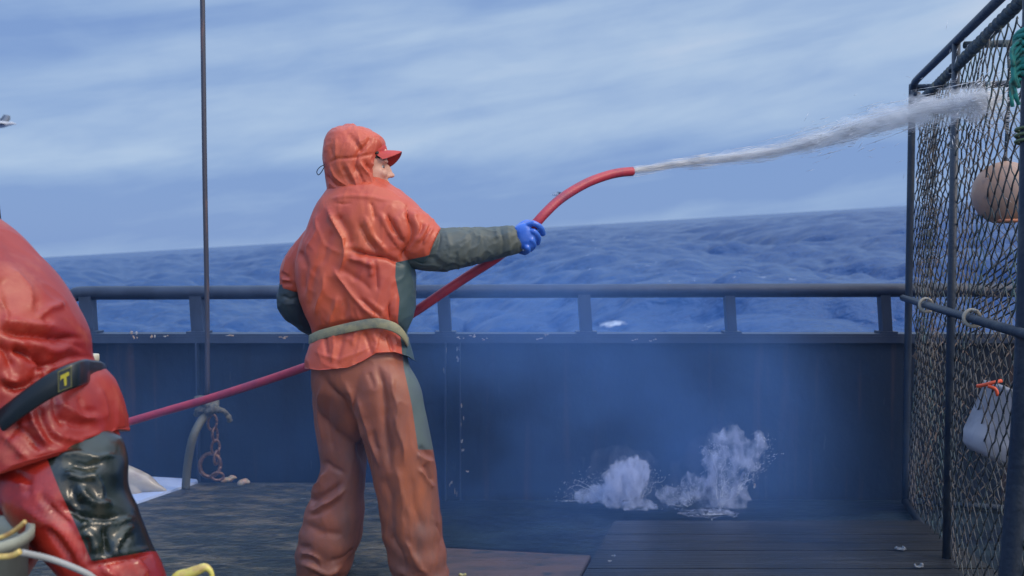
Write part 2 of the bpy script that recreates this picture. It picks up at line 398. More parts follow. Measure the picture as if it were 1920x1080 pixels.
bw = empty('bulwark', (0, WY, 0)); tag(bw, 'dark blue painted steel bulwark wall closing the deck against the sea', 'bulwark')
ztop = at(960, 625, WY).z
bm = bmesh.new(); nx, nz = 200, 24
vv = [[bm.verts.new((-5+10*i/nx, WY+.006*math.sin(i*.35)+.008*math.sin(i*.11+2)*math.sin(j/nz*3.1), j/nz*(ztop-.012))) for i in range(nx+1)] for j in range(nz+1)]
for j in range(nz):
    for i in range(nx): bm.faces.new((vv[j][i], vv[j][i+1], vv[j+1][i+1], vv[j+1][i]))
v = [tuple(q.co) for q in bm.verts]; n0 = len(v); v += [(x, y+.05, z) for x, y, z in v]
bm.verts.index_update(); f = [[q.index for q in x.verts] for x in bm.faces]; f += [[i+n0 for i in q][::-1] for q in f]; bm.free()
link('wall_plate', v, f, mtb, bw)
g = Geo(); g.box((-5, WY-.035, ztop-.012), (5, WY+.075, ztop+.0)); g.box((-5, WY-.035, ztop-.05), (5, WY-.028, ztop-.0125)); link('cap_plate', g.v, g.f, steel, bw, smooth=False)
railz = at(960, 548, WY).z; YR = WY+.015
for px in (165, 371, 600, 833, 1096, 1368, 1658, 2000):
    a = at(px-2, 556, YR); b = at(px+3, 625, YR); g = Geo(); hw = .033
    if px == 1368 or px == 1658: hw = .027
    bm_ = [Vector((x, YR+dy, z)) for z, x in ((b.z, b.x), (a.z+.03, a.x)) for x, dy in ((x-hw, -hw), (x+hw, -hw), (x+hw, hw), (x-hw, hw))]
    g.add(bm_, [[0, 1, 2, 3], [7, 6, 5, 4], [0, 4, 5, 1], [1, 5, 6, 2], [2, 6, 7, 3], [3, 7, 4, 0]])
    g.box((b.x-hw*1.7, YR-.047, ztop), (b.x+hw*1.7, YR+.045, ztop+.012))
    link('stanchion', g.v, g.f, steel, bw, smooth=False)
    if px not in (165, 371, 833): continue
    g = Geo(); g.box((b.x-.004, WY-.045, .0), (b.x+.004, WY-.006, ztop-.051))
    if px == 833: g.box((b.x+.075, WY-.035, .0), (b.x+.083, WY-.006, ztop-.051))
    link('stiffener', g.v, g.f, steel, bw, smooth=False)
g = Geo()
pts = [at(-60, 800, YR-.05)]+[at(40, 660, YR-.02), at(105, 590, YR-.0), at(122, 564, YR), at(140, 553, YR), at(165, 549.5, YR), at(300, 549, YR), at(960, 546, YR), at(1500, 544.5, YR), at(2200, 544, YR)]
g.tube(catmull([tuple(p) for p in pts], 6), .038, 16)
link('top_rail', g.v, g.f, steel, bw)
# chips of paint, rust scale and salt crust along the cap: flakes fixed to the wall
chip = M('salt_crust', (.42, .42, .42), .7, noise=[((.40, .27, .18), 30, .45, .6)])
g = Geo()
def flake(px, py, w_, h_, Y=WY-.037):
    c = at(px, py, Y); n = 9; r0 = random.random()*6
    ring = [c+Vector((math.cos(2*math.pi*i/n)*w_*random.uniform(.5, 1.1), 0, math.sin(2*math.pi*i/n)*h_*random.uniform(.5, 1.1))) for i in range(n)]
    g.add(ring+[p+Vector((0, .003, 0)) for p in ring]+[c+Vector((0, -.002, 0))], [[i, (i+1) % n, 2*n] for i in range(n)]+[[i, (i+1) % n, n+(i+1) % n, n+i][::-1] for i in range(n)])
for px, py, w_, h_ in ((251, 624, .018, .012), (252, 632, .008, .012), (285, 631, .008, .016), (312, 630, .014, .008), (430, 628, .03, .006), (530, 633, .025, .007), (160, 612, .008, .014), (864, 633, .014, .007), (886, 630, .018, .008), (908, 636, .014, .005), (1022, 629, .012, .006), (1190, 638, .010, .006), (1225, 638, .013, .006), (1010, 636, .02, .005), (700, 636, .02, .005)):
    g = Geo()
    for q in range(4): flake(px+random.uniform(-6, 6), py+random.uniform(-2, 2), w_*random.uniform(.3, .65), h_*random.uniform(.35, .7))
    link('salt_crust', g.v, g.f, chip, bw)
for px, py, w_, h_ in ((834, 655, .004, .03), (860, 650, .006, .03), (858, 672, .010, .016), (834, 690, .003, .03), (865, 757, .006, .014), (867, 790, .003, .02), (866, 832, .006, .012), (868, 845, .003, .016), (876, 880, .006, .012), (845, 910, .004, .02), (855, 925, .003, .03), (1415, 908, .01, .01), (1690, 637, .02, .012), (374, 640, .004, .02)):
    g = Geo()
    for q in range(3): flake(px+random.uniform(-3, 3), py+random.uniform(-6, 6), w_*.7, h_*random.uniform(.4, .8), WY-.016)
    link('salt_crust', g.v, g.f, chip, bw)

# ================================================================== left background bits
pole = M('pole_metal', (.06, .06, .08), .4, metal=.3, noise=[((.22, .12, .1), (20, 20, 3), .55, .7)])
g = Geo(); g.tube([at(376, -260, 4.55), at(380, 20, 4.55), at(384, 330, 4.55), at(388, 560, 4.55), at(389, 742, 4.55)], .0125, 12, k=5)
o = link('stay_wire', g.v, g.f, pole); tag(o, 'tall thin steel stay running up into the sky left of the standing man', 'stay')
ropem = M('grey_rope', (.12, .115, .09), .8, noise=[((.05, .06, .06), 60, .45, .6)], bump=[(220, .003)])
g = Geo()
for i in range(7): g.ell(at(388+random.uniform(-12, 16), 752+i*3.5+random.uniform(-4, 4), 4.52+random.uniform(-.02, .02)), (.045, .03, .022), rot=Matrix.Rotation(random.uniform(-.7, .7), 3, 'Y'))
g.tube([at(395, 772, 4.5), at(412, 768, 4.49), at(425, 775, 4.5), at(432, 790, 4.52)], .014, 8, k=5)
v, n_, f = g.remesh(.006, 2); v = cloth(v, n_, .004, (30, 30, 30), .006); o = link('rope_knot', v, f, ropem); tag(o, 'lumpy grey rope knot lashed round the lower end of the steel stay', 'rope knot')
g = Geo(); g.tube([at(398, 770, 4.53), at(380, 785, 4.5), at(362, 820, 4.45), at(352, 870, 4.48), at(348, 916, 4.5)], .021, 12, k=6)
o = link('grey_hose', g.v, g.f, M('grey_hose', (.10, .105, .085), .6, bump=[(80, .003)])); tag(o, 'short grey hose hanging in a curve from the rope knot to the mat', 'hose')
ch = empty('chain', at(402, 780, 4.6)); tag(ch, 'rusty shackle and chain hanging below the rope knot at the bulwark', 'chain')
rust = M('rusty_chain', (.12, .07, .055), .42, metal=.5, noise=[((.3, .17, .12), 40, .5, .65)])
def torus(c, a, b, r, rot):
    g_ = Geo(); pts = [Vector(c)+rot @ Vector((a*math.cos(t), 0, b*math.sin(t))) for t in np.linspace(0, 2*math.pi, 22)]; g_.tube(pts, r, 8); return g_
for i, (px, py, a, b, ry, rz) in enumerate(((398, 792, .022, .04, .1, .2), (403, 815, .02, .036, -.1, 1.2), (404, 838, .02, .036, .1, .3), (406, 858, .02, .036, .2, 1.3), (394, 872, .052, .062, .15, .15), (408, 893, .03, .02, .1, .4))):
    gg = torus(at(px, py, 4.62), a, b, .0075 if i != 4 else .011, Matrix.Rotation(rz, 3, 'Z') @ Matrix.Rotation(ry, 3, 'Y')); link('chain_link', gg.v, gg.f, rust, ch)
shell = M('fish_scrap', (.45, .27, .18), .5, noise=[((.3, .28, .2), 30, .45, .6)])
for px, py, r_, lab in ((421, 897, .022, 'small pale brown fish scrap beside the chain on the mat edge'), (433, 893, .020, 'small greenish fish scrap between the chain and the orange scrap'), (455, 900, .026, 'small orange fish scrap lying rightmost by the foot of the bulwark')):
    g = Geo(); g.ell(gplane(px, py+4, .01), (r_*1.1, r_, r_*.6), rot=Matrix.Rotation(-.5, 3, 'Y')); g.ell(gplane(px+6, py+2, .015), (r_*.8, r_*.7, r_*.4), rot=Matrix.Rotation(.4, 3, 'Y'))
    v, n_, f = g.remesh(.004, 2); v = cloth(v, n_, .004, (50, 50, 50), .003); o = link('fish_scrap', v, f, shell); tag(o, lab, 'scrap', 'scraps of fish on the deck')
shellw = M('shell_scrap', (.17, .18, .19), .5); shelly = M('yellow_scrap', (.42, .38, .16), .5)
for px, py, r_, mt_, lab in ((1722, 1062, .018, shellw, 'white shell scrap with raised edge lying on the boards at lower right'), (1688, 1029, .022, shellw, 'flat pale scrap on the boards just behind the white shell scrap'), (1143, 1052, .008, shellw, 'tiny white scrap at the left edge of the hatch boards'), (1150, 1042, .008, shellw, 'tiny pale scrap behind the other on the left edge of the boards'), (868, 1078, .014, shelly, 'pale yellow scrap on the plywood beside the right trouser leg')):
    g = Geo(); c_ = ground(px, py, .058 if px > 1100 else .036); g.ell(c_, (r_*1.2, r_*.7, r_*.22)); g.ell(c_+Vector((r_*.7, 0, r_*.35)), (r_*.4, r_*.5, r_*(.5 if py == 1062 else .2)), rot=Matrix.Rotation(.5, 3, 'Y')); g.ell(c_+Vector((-r_*.8, 0, r_*.3)), (r_*.4, r_*.4, r_*(.45 if py == 1062 else .15)), rot=Matrix.Rotation(-.5, 3, 'Y'))
    v, n_, f = g.remesh(.0025, 1); v = cloth(v, n_, .002, (60, 60, 60), .002); o = link('shell_scrap', v, f, mt_); tag(o, lab, 'scrap', 'shell scraps on the deck')
# white tray with pale fish
trayp = [gplane(x, y, .012) for x, y in ((130, 884), (245, 891), (368, 898), (371, 902), (256, 941), (100, 985))]
v, f = slab(trayp, .0, .072, .006); v = tilt_top(v, .012); o = link('white_tray', v, f, M('white_plastic', (.42, .50, .68), .35)); tag(o, 'white plastic tray standing behind the mat corner at left', 'tray')
g = Geo(); Yf = 4.5
g.loft([(150, 878, Yf, 30, .05), (200, 884, Yf, 28, .05), (245, 896, Yf, 19, .045), (275, 907, Yf, 15, .035), (294, 914, Yf, 8, .02), (312, 920, Yf, 2.5, .008)], n=20)
g.loft([(225, 893, Yf+.0, 26, .03), (240, 920, Yf-.02, 24, .03), (250, 945, Yf-.03, 15, .02), (245, 965, Yf-.04, 8, .015)], n=16)
v, n_, f = g.remesh(.005, 5); v = cloth(v, n_, .004, (14, 14, 14), .001); o = link('fish', v, f, M('pale_fish', (.46, .41, .33), .35, noise=[((.34, .28, .24), (9, 9, 9), .5, .65)], coat=.3)); tag(o, 'pale cream fish with pointed tip lying over the white tray', 'fish')
# white pipe cap behind the foreground man
g = Geo(); a = at(170, 664, 3.1)
prof = [(.0, 0), (.026, 0), (.028, -.004), (.028, -.022), (.024, -.026), (.024, -.034), (.026, -.04), (.026, -a.z)]
g.rings([[Vector((a.x+r*math.cos(t), 3.1+r*math.sin(t), a.z+z)) for t in np.linspace(0, 2*math.pi, 25)[:-1]] for r, z in prof[1:]])
o = link('vent_pipe', g.v, g.f, M('cream_pipe', (.50, .48, .38), .5)); tag(o, 'cream pipe with collared cap rising behind the bending man\'s back', 'pipe')
# dark mast at the left picture edge
g = Geo(); g.tube([at(-62, -50, 4.0), at(-10, 420, 4.0), at(16, 660, 4.0), at(50, 1000, 4.0)], .028, 12)
o = link('mast_post', g.v, g.f, steel); tag(o, 'dark leaning post at the far left behind the bending man', 'post')

# ================================================================== THE STANDING MAN
ORANGE = (.52, .088, .040); RED = (.50, .028, .018)
def grime(c, k): return (c[0]*k+.02, c[1]*k+.03, c[2]*k+.03)
man = empty('person', (at(700, 1100, 3.45).x, 3.45, 0))
tag(man, 'standing person in orange hooded rain gear and blue gloves aiming the red hose', 'person')
MY = 3.45
# --- body: one continuous figure under the clothes (the face is what shows)
def head_frame(px, py, Y, yaw, pitch, roll=0):
    Mx = Matrix.Rotation(yaw, 3, 'Z') @ Matrix.Rotation(-pitch, 3, 'Y') @ Matrix.Rotation(roll, 3, 'X')
    c = at(px, py, Y)
    return lambda x, y, z: c+Mx @ Vector((x, y, z)), Mx
def head_geo(g, T, Mx, s=1.0):
    """x forward, y to the head's left, z up, metres; origin between the ears at eye height"""
    def E(c, r, rot=None): g.ell(T(*[q*s for q in c]), [q*s for q in r], 24, 16, Mx @ rot if rot else Mx)
    E((-.005, 0, .035), (.098, .076, .088)); E((.03, 0, -.02), (.066, .062, .085)); E((.045, 0, -.075), (.042, .044, .042))
    E((.072, 0, -.098), (.019, .022, .016))                                  # chin
    for q in (-1, 1):
        E((.070, q*.034, -.022), (.022, .022, .02)); E((.082, q*.03, .022), (.016, .024, .0085)); E((0, q*.076, -.01), (.017, .007, .031), Matrix.Rotation(q*.25, 3, 'Z'))
    E((.096, 0, -.008), (.014, .0095, .026), Matrix.Rotation(-.32, 3, 'Y')); E((.109, 0, -.028), (.013, .0115, .0095)); E((.099, .011, -.031), (.009, .0075, .007)); E((.099, -.011, -.031), (.009, .0075, .007))
    E((.091, 0, -.054), (.011, .022, .0055)); E((.089, 0, -.066), (.011, .020, .006)); E((.085, 0, .05), (.012, .045, .03))
def finish_head(v, T, Mx, s):
    """press in the eye sockets and the line of the lips"""
    inv = Mx.inverted(); c = np.array(T(0, 0, 0)); L = (v-c) @ np.array(inv).T/s; fwd = np.array(Mx @ Vector((1, 0, 0)))
    d = np.zeros(len(v))
    for q in (-1, 1): d -= .009*np.exp(-((L[:, 1]-q*.031)/.013)**2-((L[:, 2]-.002)/.0075)**2)*(L[:, 0] > .03)
    d -= .005*np.exp(-(L[:, 1]/.022)**2-((L[:, 2]+.060)/.0028)**2)*(L[:, 0] > .06)
    return v+d[:, None]*fwd*s
skin = M('skin', (.60, .33, .24), .45, spec=.4, noise=[((.55, .24, .17), 22, .5, .7), ((.28, .16, .12), (60, 60, 60), .66, .8)])
HT, HM = head_frame(679, 316, MY+.0, R(12), R(2), 0)
g = Geo(); head_geo(g, HT, HM, 1.03)
g.loft([(655, 350, MY, 26, .055), (660, 385, MY, 27, .06), (668, 410, MY, 60, .09), (665, 460, MY, 85, .105), (664, 540, MY, 78, .10), (672, 620, MY, 70, .10), (674, 690, MY, 52, .08), (680, 740, MY+.02, 40, .06)], tang=(0, 0, -1))
g.loft([(705, 410, MY, 26, .06), (760, 440, MY, 26, .05), (850, 465, MY+.02, 21, .04), (930, 456, MY+.03, 16, .032), (975, 445, MY+.04, 14, .025)])
g.loft([(610, 420, MY, 26, .06), (575, 480, MY+.06, 18, .04), (556, 560, MY+.09, 13, .035), (590, 602, MY+.18, 11, .025), (640, 632, MY+.26, 14, .025)])
g.loft([(655, 720, MY+.07, 28, .05), (654, 860, MY+.10, 18, .04), (624, 990, MY+.08, 28, .06), (606, 1095, MY+.08, 20, .05)])
g.loft([(715, 720, MY-.02, 44, .09), (745, 860, MY-.03, 36, .07), (770, 990, MY-.04, 28, .06), (785, 1105, MY-.05, 20, .05)])
v, n_, f = g.remesh(.005, 3); v = finish_head(v, HT, HM, 1.03)
body = link('body', v, f, skin, man)
eyem = M('eye_white', (.30, .27, .27), .3); iris = M('dark_iris', (.03, .03, .035), .15); hairm = M('dark_hair', (.02, .016, .014), .7, bump=[((60, 60, 200), .004)])
for q in (-1, 1):
    g = Geo(); g.ell(HT(.072, q*.031, .001), (.0115,)*3, 16, 12); e = link('eye', g.v, g.f, eyem, man)
    g = Geo(); g.ell(HT(.0795, q*.0335, .001), (.005, .0065, .006), 12, 8); i_ = link('iris', g.v, g.f, iris, e)
    g = Geo(); g.tube([HT(.094, q*.014, .0185), HT(.0955, q*.03, .023), HT(.086, q*.047, .019)], .0035, 8, k=4); link('eyebrow', g.v, g.f, hairm, man)
g = Geo()
for q in np.linspace(-1, 1, 15): g.tube([HT(.055, q*.07, .055), HT(.082-.03*q*q, q*.062, .047), HT(.084-.032*q*q, q*.060, .033)], .008, 6, k=3)
link('hair', g.v, g.f, hairm, man)

# --- cap with its curved brim
def cap_brim(T, parent, mt, s=1.0, z0=.062, tilt=.0, L=.105):
    nu, nv = 25, 12; top = []; 
    for i in range(nu):
        u = -1+2*i/(nu-1); row = []
        for j in range(nv):
            t = j/(nv-1); fr = math.sqrt(max(0, 1-abs(u)**2.4)); x = .070+(.005+L*fr)*t-.035*u*u*(1-t)
            row.append((x, u*.083*(1-.10*t), z0-.030*u*u*(.6+.6*t)+tilt*u-.018*t*t+.008*t))
        top.append(row)
    v = [T(*p) for r in top for p in r]+[T(p[0], p[1], p[2]-.004) for r in top for p in r]; n = nu*nv; f = []
    for i in range(nu-1):
        for j in range(nv-1):
            a = i*nv+j; f.append([a, a+1, a+nv+1, a+nv]); f.append([a+n, a+nv+n, a+nv+1+n, a+1+n])
    for i in range(nu-1): a = i*nv+nv-1; f.append([a, a+n, a+nv+n, a+nv])
    return link('cap_brim', v, f, mt, parent)
capm = M('cap_cloth', (.46, .05, .04), .7, noise=[((.40, .04, .05), 25, .5, .7)])
g = Geo(); g.ell(HT(.0, 0, .068), (.100, .082, .064), rot=HM); cap = link('cap', g.v, g.f, capm, man)
BT, BM = head_frame(679, 316, MY+.0, R(14), R(9), R(-12))
cap_brim(BT, cap, capm, z0=.054, L=.088)

# --- hood
rainm = panel_material('orange_oilskin', ORANGE, (.05, .085, .085), .40, noise=[((.45, .072, .045), (3, 3, 2.4), .42, .62), ((.56, .108, .04), (4, 4, 3), .52, .7), ((.18, .09, .06), (9, 9, 5), .66, .8)], prough=.45, bump=[(160, .0006)])
g = Geo()
hood_rows = [(236.5, 640, 672), (240, 628, 690), (248, 617, 702), (258, 611, 716), (270, 608, 722), (284, 606, 721), (300, 607, 718), (318, 610, 716), (336, 612, 718), (350, 613, 725), (362, 612, 735), (378, 606, 748)]
hd = [.035, .06, .083, .098, .108, .114, .116, .114, .110, .107, .108, .112]
g.loft([((a+b)/2, y, MY, (b-a)/2, d) for (y, a, b), d in zip(hood_rows, hd)], tang=(0, 0, -1), n=40, p=2.15, k=3)
v, n_, f = g.remesh(.0045, 5)
# hollow the front of the hood so that the face sits in an opening with a rim
inv = HM.inverted(); c = np.array(HT(0, 0, 0)); L = (v-c) @ np.array(inv).T
fx = np.array(HM @ Vector((1, 0, 0)))
op = np.exp(-((L[:, 1])/.070)**4-((L[:, 2]+.022)/.082)**4)*(L[:, 0] > .02)
v = v-fx*(op*.045)[:, None]
rim = np.exp(-((np.hypot(L[:, 1]/.086, (L[:, 2]+.022)/.096)-1)/.09)**2)*(L[:, 0] > .02)
v = v+fx*(rim*.006)[:, None]; n_ = normals(v, f)
HF = [([(655, 249), (664, 266), (676, 281), (668, 310), (662, 325)], 5, -7), ([(690, 254), (683, 272), (676, 286)], 4.5, -6), ([(667, 258), (676, 272)], 4, 3), ([(672, 262), (684, 252)], 3, 3),
      ([(614, 303), (636, 299), (655, 298), (680, 295), (708, 290)], 3, -3.5), ([(645, 312), (652, 328), (660, 345)], 4, -5), ([(652, 306), (660, 326), (668, 349)], 3.2, 5), ([(668, 312), (676, 332), (683, 352)], 4, -6),
      ([(677, 305), (688, 325), (697, 348)], 3.2, 5), ([(686, 303), (700, 326), (712, 354)], 4, -7), ([(698, 303), (708, 325), (720, 350)], 3, 4), ([(705, 328), (716, 344), (727, 360)], 3, -5),
      ([(621, 312), (632, 330), (650, 345)], 4, 5), ([(614, 330), (628, 345), (652, 354)], 3.5, -5), ([(618, 345), (640, 352), (668, 356)], 3, 3), ([(615, 357), (645, 361), (690, 362), (728, 366)], 3.5, -6), ([(635, 262), (631, 285), (634, 296)], 5, 3), ([(620, 275), (622, 292)], 4, -3)]
v = folds(v, n_, HF, 1.4); n_ = normals(v, f); v = cloth(v, n_, .003, (16, 16, 12), .0025, 3)
uv = project(v)
hood = link('hood', v, f, rainm, man, attrs={'panel': -np.ones(len(v))})
blackm = M('black_cord', (.012, .014, .02), .45)
g = Geo(); g.ell(at(617, 307, MY-.06), (.009, .009, .013)); tg = link('cord_toggle', g.v, g.f, blackm, hood)
g = Geo(); g.tube([at(616, 306, MY-.06), at(608, 309, MY-.06), at(599, 314, MY-.05), at(594, 322, MY-.05), at(597, 328, MY-.05), at(603, 322, MY-.06), at(609, 312, MY-.06), at(616, 307, MY-.06)], .0017, 6, k=5); link('drawcord', g.v, g.f, blackm, hood)

# --- jacket
g = Geo()
rows = [(352, 620, 738, .105), (366, 610, 760, .118), (380, 600, 778, .13), (398, 590, 792, .14), (425, 578, 790, .148), (460, 562, 780, .152), (500, 552, 778, .155), (545, 556, 779, .155), (585, 568, 777, .15), (606, 578, 770, .142), (621, 583, 763, .136), (632, 583, 764, .138), (650, 577, 769, .15), (672, 572, 774, .158), (700, 570, 779, .162), (716, 570, 781, .16)]
g.loft([((a+b)/2, y, MY, (b-a)/2, d) for y, a, b, d in rows], tang=(0, 0, -1), n=48, p=2.35, k=3, round_ends=(True, False))
g.loft([(700, 412, MY-.02, 48, .10), (740, 424, MY-.03, 49, .10), (775, 441, MY-.03, 47, .095), (800, 458, MY-.03, 42, .09), (812, 464, MY-.03, 40, .088)], n=32, round_ends=(True, False))
g.loft([(632, 430, MY+.02, 40, .09), (590, 470, MY+.05, 38, .085), (562, 505, MY+.07, 36, .08), (553, 536, MY+.08, 29, .075), (550, 548, MY+.08, 27, .07)], n=32, round_ends=(True, False))
v, n_, f = g.remesh(.006, 5)
JF = [([(618, 395), (628, 420), (642, 444), (645, 475), (642, 512)], 6, 11), ([(635, 405), (650, 432), (658, 462)], 9, -9), ([(683, 409), (700, 440), (722, 472)], 4.5, 9), ([(672, 420), (690, 450), (708, 474)], 7, -9), ([(696, 376), (699, 395), (703, 412)], 4.5, -7),
      ([(712, 400), (733, 436), (750, 462)], 4, 7), ([(724, 400), (744, 432), (758, 456)], 5.5, -8), ([(762, 388), (768, 420), (766, 452), (754, 482)], 6, -12), ([(780, 398), (782, 425), (778, 455)], 6, 6),
      ([(800, 420), (790, 436), (782, 452)], 3, 7), ([(793, 418), (784, 432), (777, 446)], 3, -6), ([(808, 426), (800, 440), (793, 456)], 3, 6), ([(803, 424), (796, 438), (788, 455)], 2.5, -5), ([(742, 405), (752, 430), (757, 448)], 3.5, 5),
      ([(660, 470), (690, 477), (725, 482), (752, 492)], 5, -15), ([(655, 486), (680, 488), (698, 500)], 5, 9), ([(692, 490), (694, 505), (694, 520)], 3, 8), ([(702, 500), (703, 520), (712, 545)], 5, -5),
      ([(630, 508), (650, 545), (678, 578), (722, 602)], 7, 10), ([(640, 505), (672, 522), (700, 548)], 8, -5), ([(672, 560), (690, 575), (713, 596)], 4.5, -7), ([(690, 562), (712, 580), (720, 596)], 4, 5), ([(727, 570), (729, 585), (732, 602)], 4, -9), ([(738, 555), (742, 575), (742, 600)], 4, 6),
      ([(611, 515), (598, 552), (588, 590)], 7, 6), ([(595, 500), (582, 540), (580, 585)], 7, -5), ([(630, 560), (622, 590), (612, 612)], 6, 5), ([(646, 560), (645, 585), (640, 604)], 5, -5), ([(660, 572), (668, 592), (676, 603)], 4, 4),
      ([(630, 382), (644, 384), (658, 382)], 2.5, -3), ([(620, 372), (660, 366), (705, 369), (735, 378)], 4, 4), ([(600, 400), (590, 430), (572, 470)], 8, 5), ([(625, 430), (605, 470), (598, 500)], 8, -5),
      ([(525, 511), (535, 512), (545, 519)], 3, -6), ([(528, 531), (538, 528), (548, 531)], 3, -6), ([(526, 521), (546, 524)], 3, 4), ([(556, 470), (570, 500), (562, 545)], 6, -8),
      ([(608, 624), (611, 645), (613, 665)], 4, -6), ([(622, 625), (628, 650), (622, 680)], 4, 4), ([(645, 625), (640, 655), (632, 680)], 5, -5), ([(664, 622), (660, 650)], 3.5, 4), ([(681, 622), (690, 642), (697, 660)], 4, -6), ([(700, 625), (708, 645), (704, 665)], 4, 5), ([(715, 622), (722, 640)], 3, -4),
      ([(727, 628), (732, 642), (739, 660)], 3, -10), ([(741, 628), (746, 650)], 4, 5), ([(590, 660), (640, 676), (700, 648)], 5, 3),
      ([(578, 634), (610, 620), (655, 609), (705, 603), (740, 612), (765, 636)], 7, -10)]
v = folds(v, n_, JF, 1.4); n_ = normals(v, f); v = cloth(v, n_, .006, (7, 7, 4), .004, 0)
uv = project(v)
hemx = [560, 572, 600, 650, 680, 705, 740, 765, 790]; hemy = [686, 691, 694, 690, 678, 663, 661, 668, 682]
hy = np.interp(uv[:, 0], hemx, hemy); over = np.clip(uv[:, 1]-hy, 0, None); v[:, 2] += over*MY/F*1.0
# the green front: right of a seam that runs down from the armpit
sx_ = np.interp(uv[:, 1], [400, 480, 492, 520, 560, 600, 640, 700], [960, 800, 742, 741, 749, 746, 752, 757])
front = (v[:, 1] > MY+.02)&(uv[:, 1] > 470)
pan = np.where(front & (uv[:, 0] > 640), 6.0, uv[:, 0]-sx_)*.2
jacket = link('jacket', v, f, rainm, man, attrs={'panel': np.clip(pan, -3, 3)})
# --- olive sleeves
sleevem = M('olive_sleeve', (.068, .088, .085), .55, noise=[((.10, .105, .075), (6, 6, 6), .45, .68), ((.03, .055, .075), (5, 5, 9), .55, .7)], bump=[(150, .0006)])
g = Geo()
g.loft([(772, 464, MY-.02, 38, .078), (800, 466, MY-.02, 40.5, .082), (830, 468, MY-.01, 40.5, .08), (862, 464, MY, 38, .076), (900, 459, MY+.02, 34, .07), (940, 453, MY+.03, 29, .06), (966, 449.5, MY+.04, 25.5, .052), (969, 449, MY+.04, 22, .045)], n=40, round_ends=(False, False), k=5)
v, n_, f = g.remesh(.0048, 4)
SF = [([(822, 432), (820, 460), (812, 490)], 5, -6), ([(835, 430), (842, 455), (838, 500)], 6, 5), ([(852, 470), (856, 500)], 5, -5), ([(880, 428), (884, 460), (878, 492)], 6, -4), ([(900, 430), (905, 460), (898, 490)], 6, 4), ([(938, 425), (944, 450), (942, 478)], 3.5, -5), ([(930, 426), (934, 450)], 4, 4), ([(952, 425), (956, 450), (954, 476)], 4, 4), ([(800, 480), (830, 502), (860, 500)], 5, -5), ([(790, 478), (812, 462), (818, 440)], 4, 5)]
v = folds(v, n_, SF, 1); n_ = normals(v, f); v = cloth(v, n_, .003, (10, 16, 12), .004, 8)
link('sleeve', v, f, sleevem, man)
g = Geo()
g.loft([(553, 528, MY+.08, 25, .06), (547, 550, MY+.08, 26, .062), (549, 572, MY+.09, 27, .062), (566, 592, MY+.12, 24, .055), (592, 612, MY+.18, 21, .045), (618, 628, MY+.24, 18, .036)], n=32)
v, n_, f = g.remesh(.005, 3); v = folds(v, n_, [([(528, 552), (545, 560), (560, 556)], 4, -5), ([(530, 572), (550, 570), (570, 580)], 4, 4)]); n_ = normals(v, f); v = cloth(v, n_, .003, (12, 12, 12), .003, 5)
link('sleeve', v, f, M('dark_sleeve', (.022, .04, .055), .5, noise=[((.045, .06, .06), 8, .5, .7)]), man)

# --- belt: a band round the waist that follows the jacket
def band(pts, Y, depth, hw, th, name, mt, parent, n_back=14):
    """pts: visible run in pixels, left to right; the band closes round the back of the waist (far side)"""
    P = catmull([(*at(x, y, Y),) for x, y in pts], 5); k = len(P)-1; a0, a1 = P[0], P[-1]; mid = (a0+a1)/2; hwid = abs(a1[0]-a0[0])/2; out = []
    for i, p in enumerate(P):
        t = i/k; s = math.sin(math.pi*t)**.38; out.append(np.array([p[0], Y-depth*s, p[2]]))
        d = (out[-1][1]/Y); out[-1] = np.array([p[0]*d, out[-1][1], CAMH+(p[2]-CAMH)*d])
    for i in range(1, n_back):
        t = math.pi*i/n_back; z = a1[2]+(a0[2]-a1[2])*i/n_back
        out.append(np.array([mid[0]+hwid*math.cos(t), Y+depth*math.sin(t)**.8, z]))
    g = Geo(); rings = []; c = np.array([mid[0], Y, 0])
    for p in out:
        o = p-c; o[2] = 0; o /= np.linalg.norm(o); u = Vector((0, 0, 1)); p = Vector(p); o = Vector(o)
        rings.append([p+u*hw+o*th*.2, p+u*hw*.8+o*th, p-u*hw*.8+o*th, p-u*hw+o*th*.2, p-u*hw-o*th, p+u*hw-o*th])
    m_ = len(rings); v = [q for r in rings for q in r]; f = []
    for i in range(m_):
        for j in range(6):
            f.append([i*6+j, i*6+(j+1) % 6, ((i+1) % m_)*6+(j+1) % 6, ((i+1) % m_)*6+j])
    return link(name, v, f, mt, parent), out
beltm = M('khaki_belt', (.30, .28, .16), .6, noise=[((.12, .14, .12), (9, 9, 9), .45, .6)], bump=[(260, .001)])
band([(580, 637), (600, 628), (630, 620), (665, 612), (700, 606), (725, 609), (745, 617), (758, 630), (765, 643)], MY, .150, .019, .003, 'belt', beltm, man)

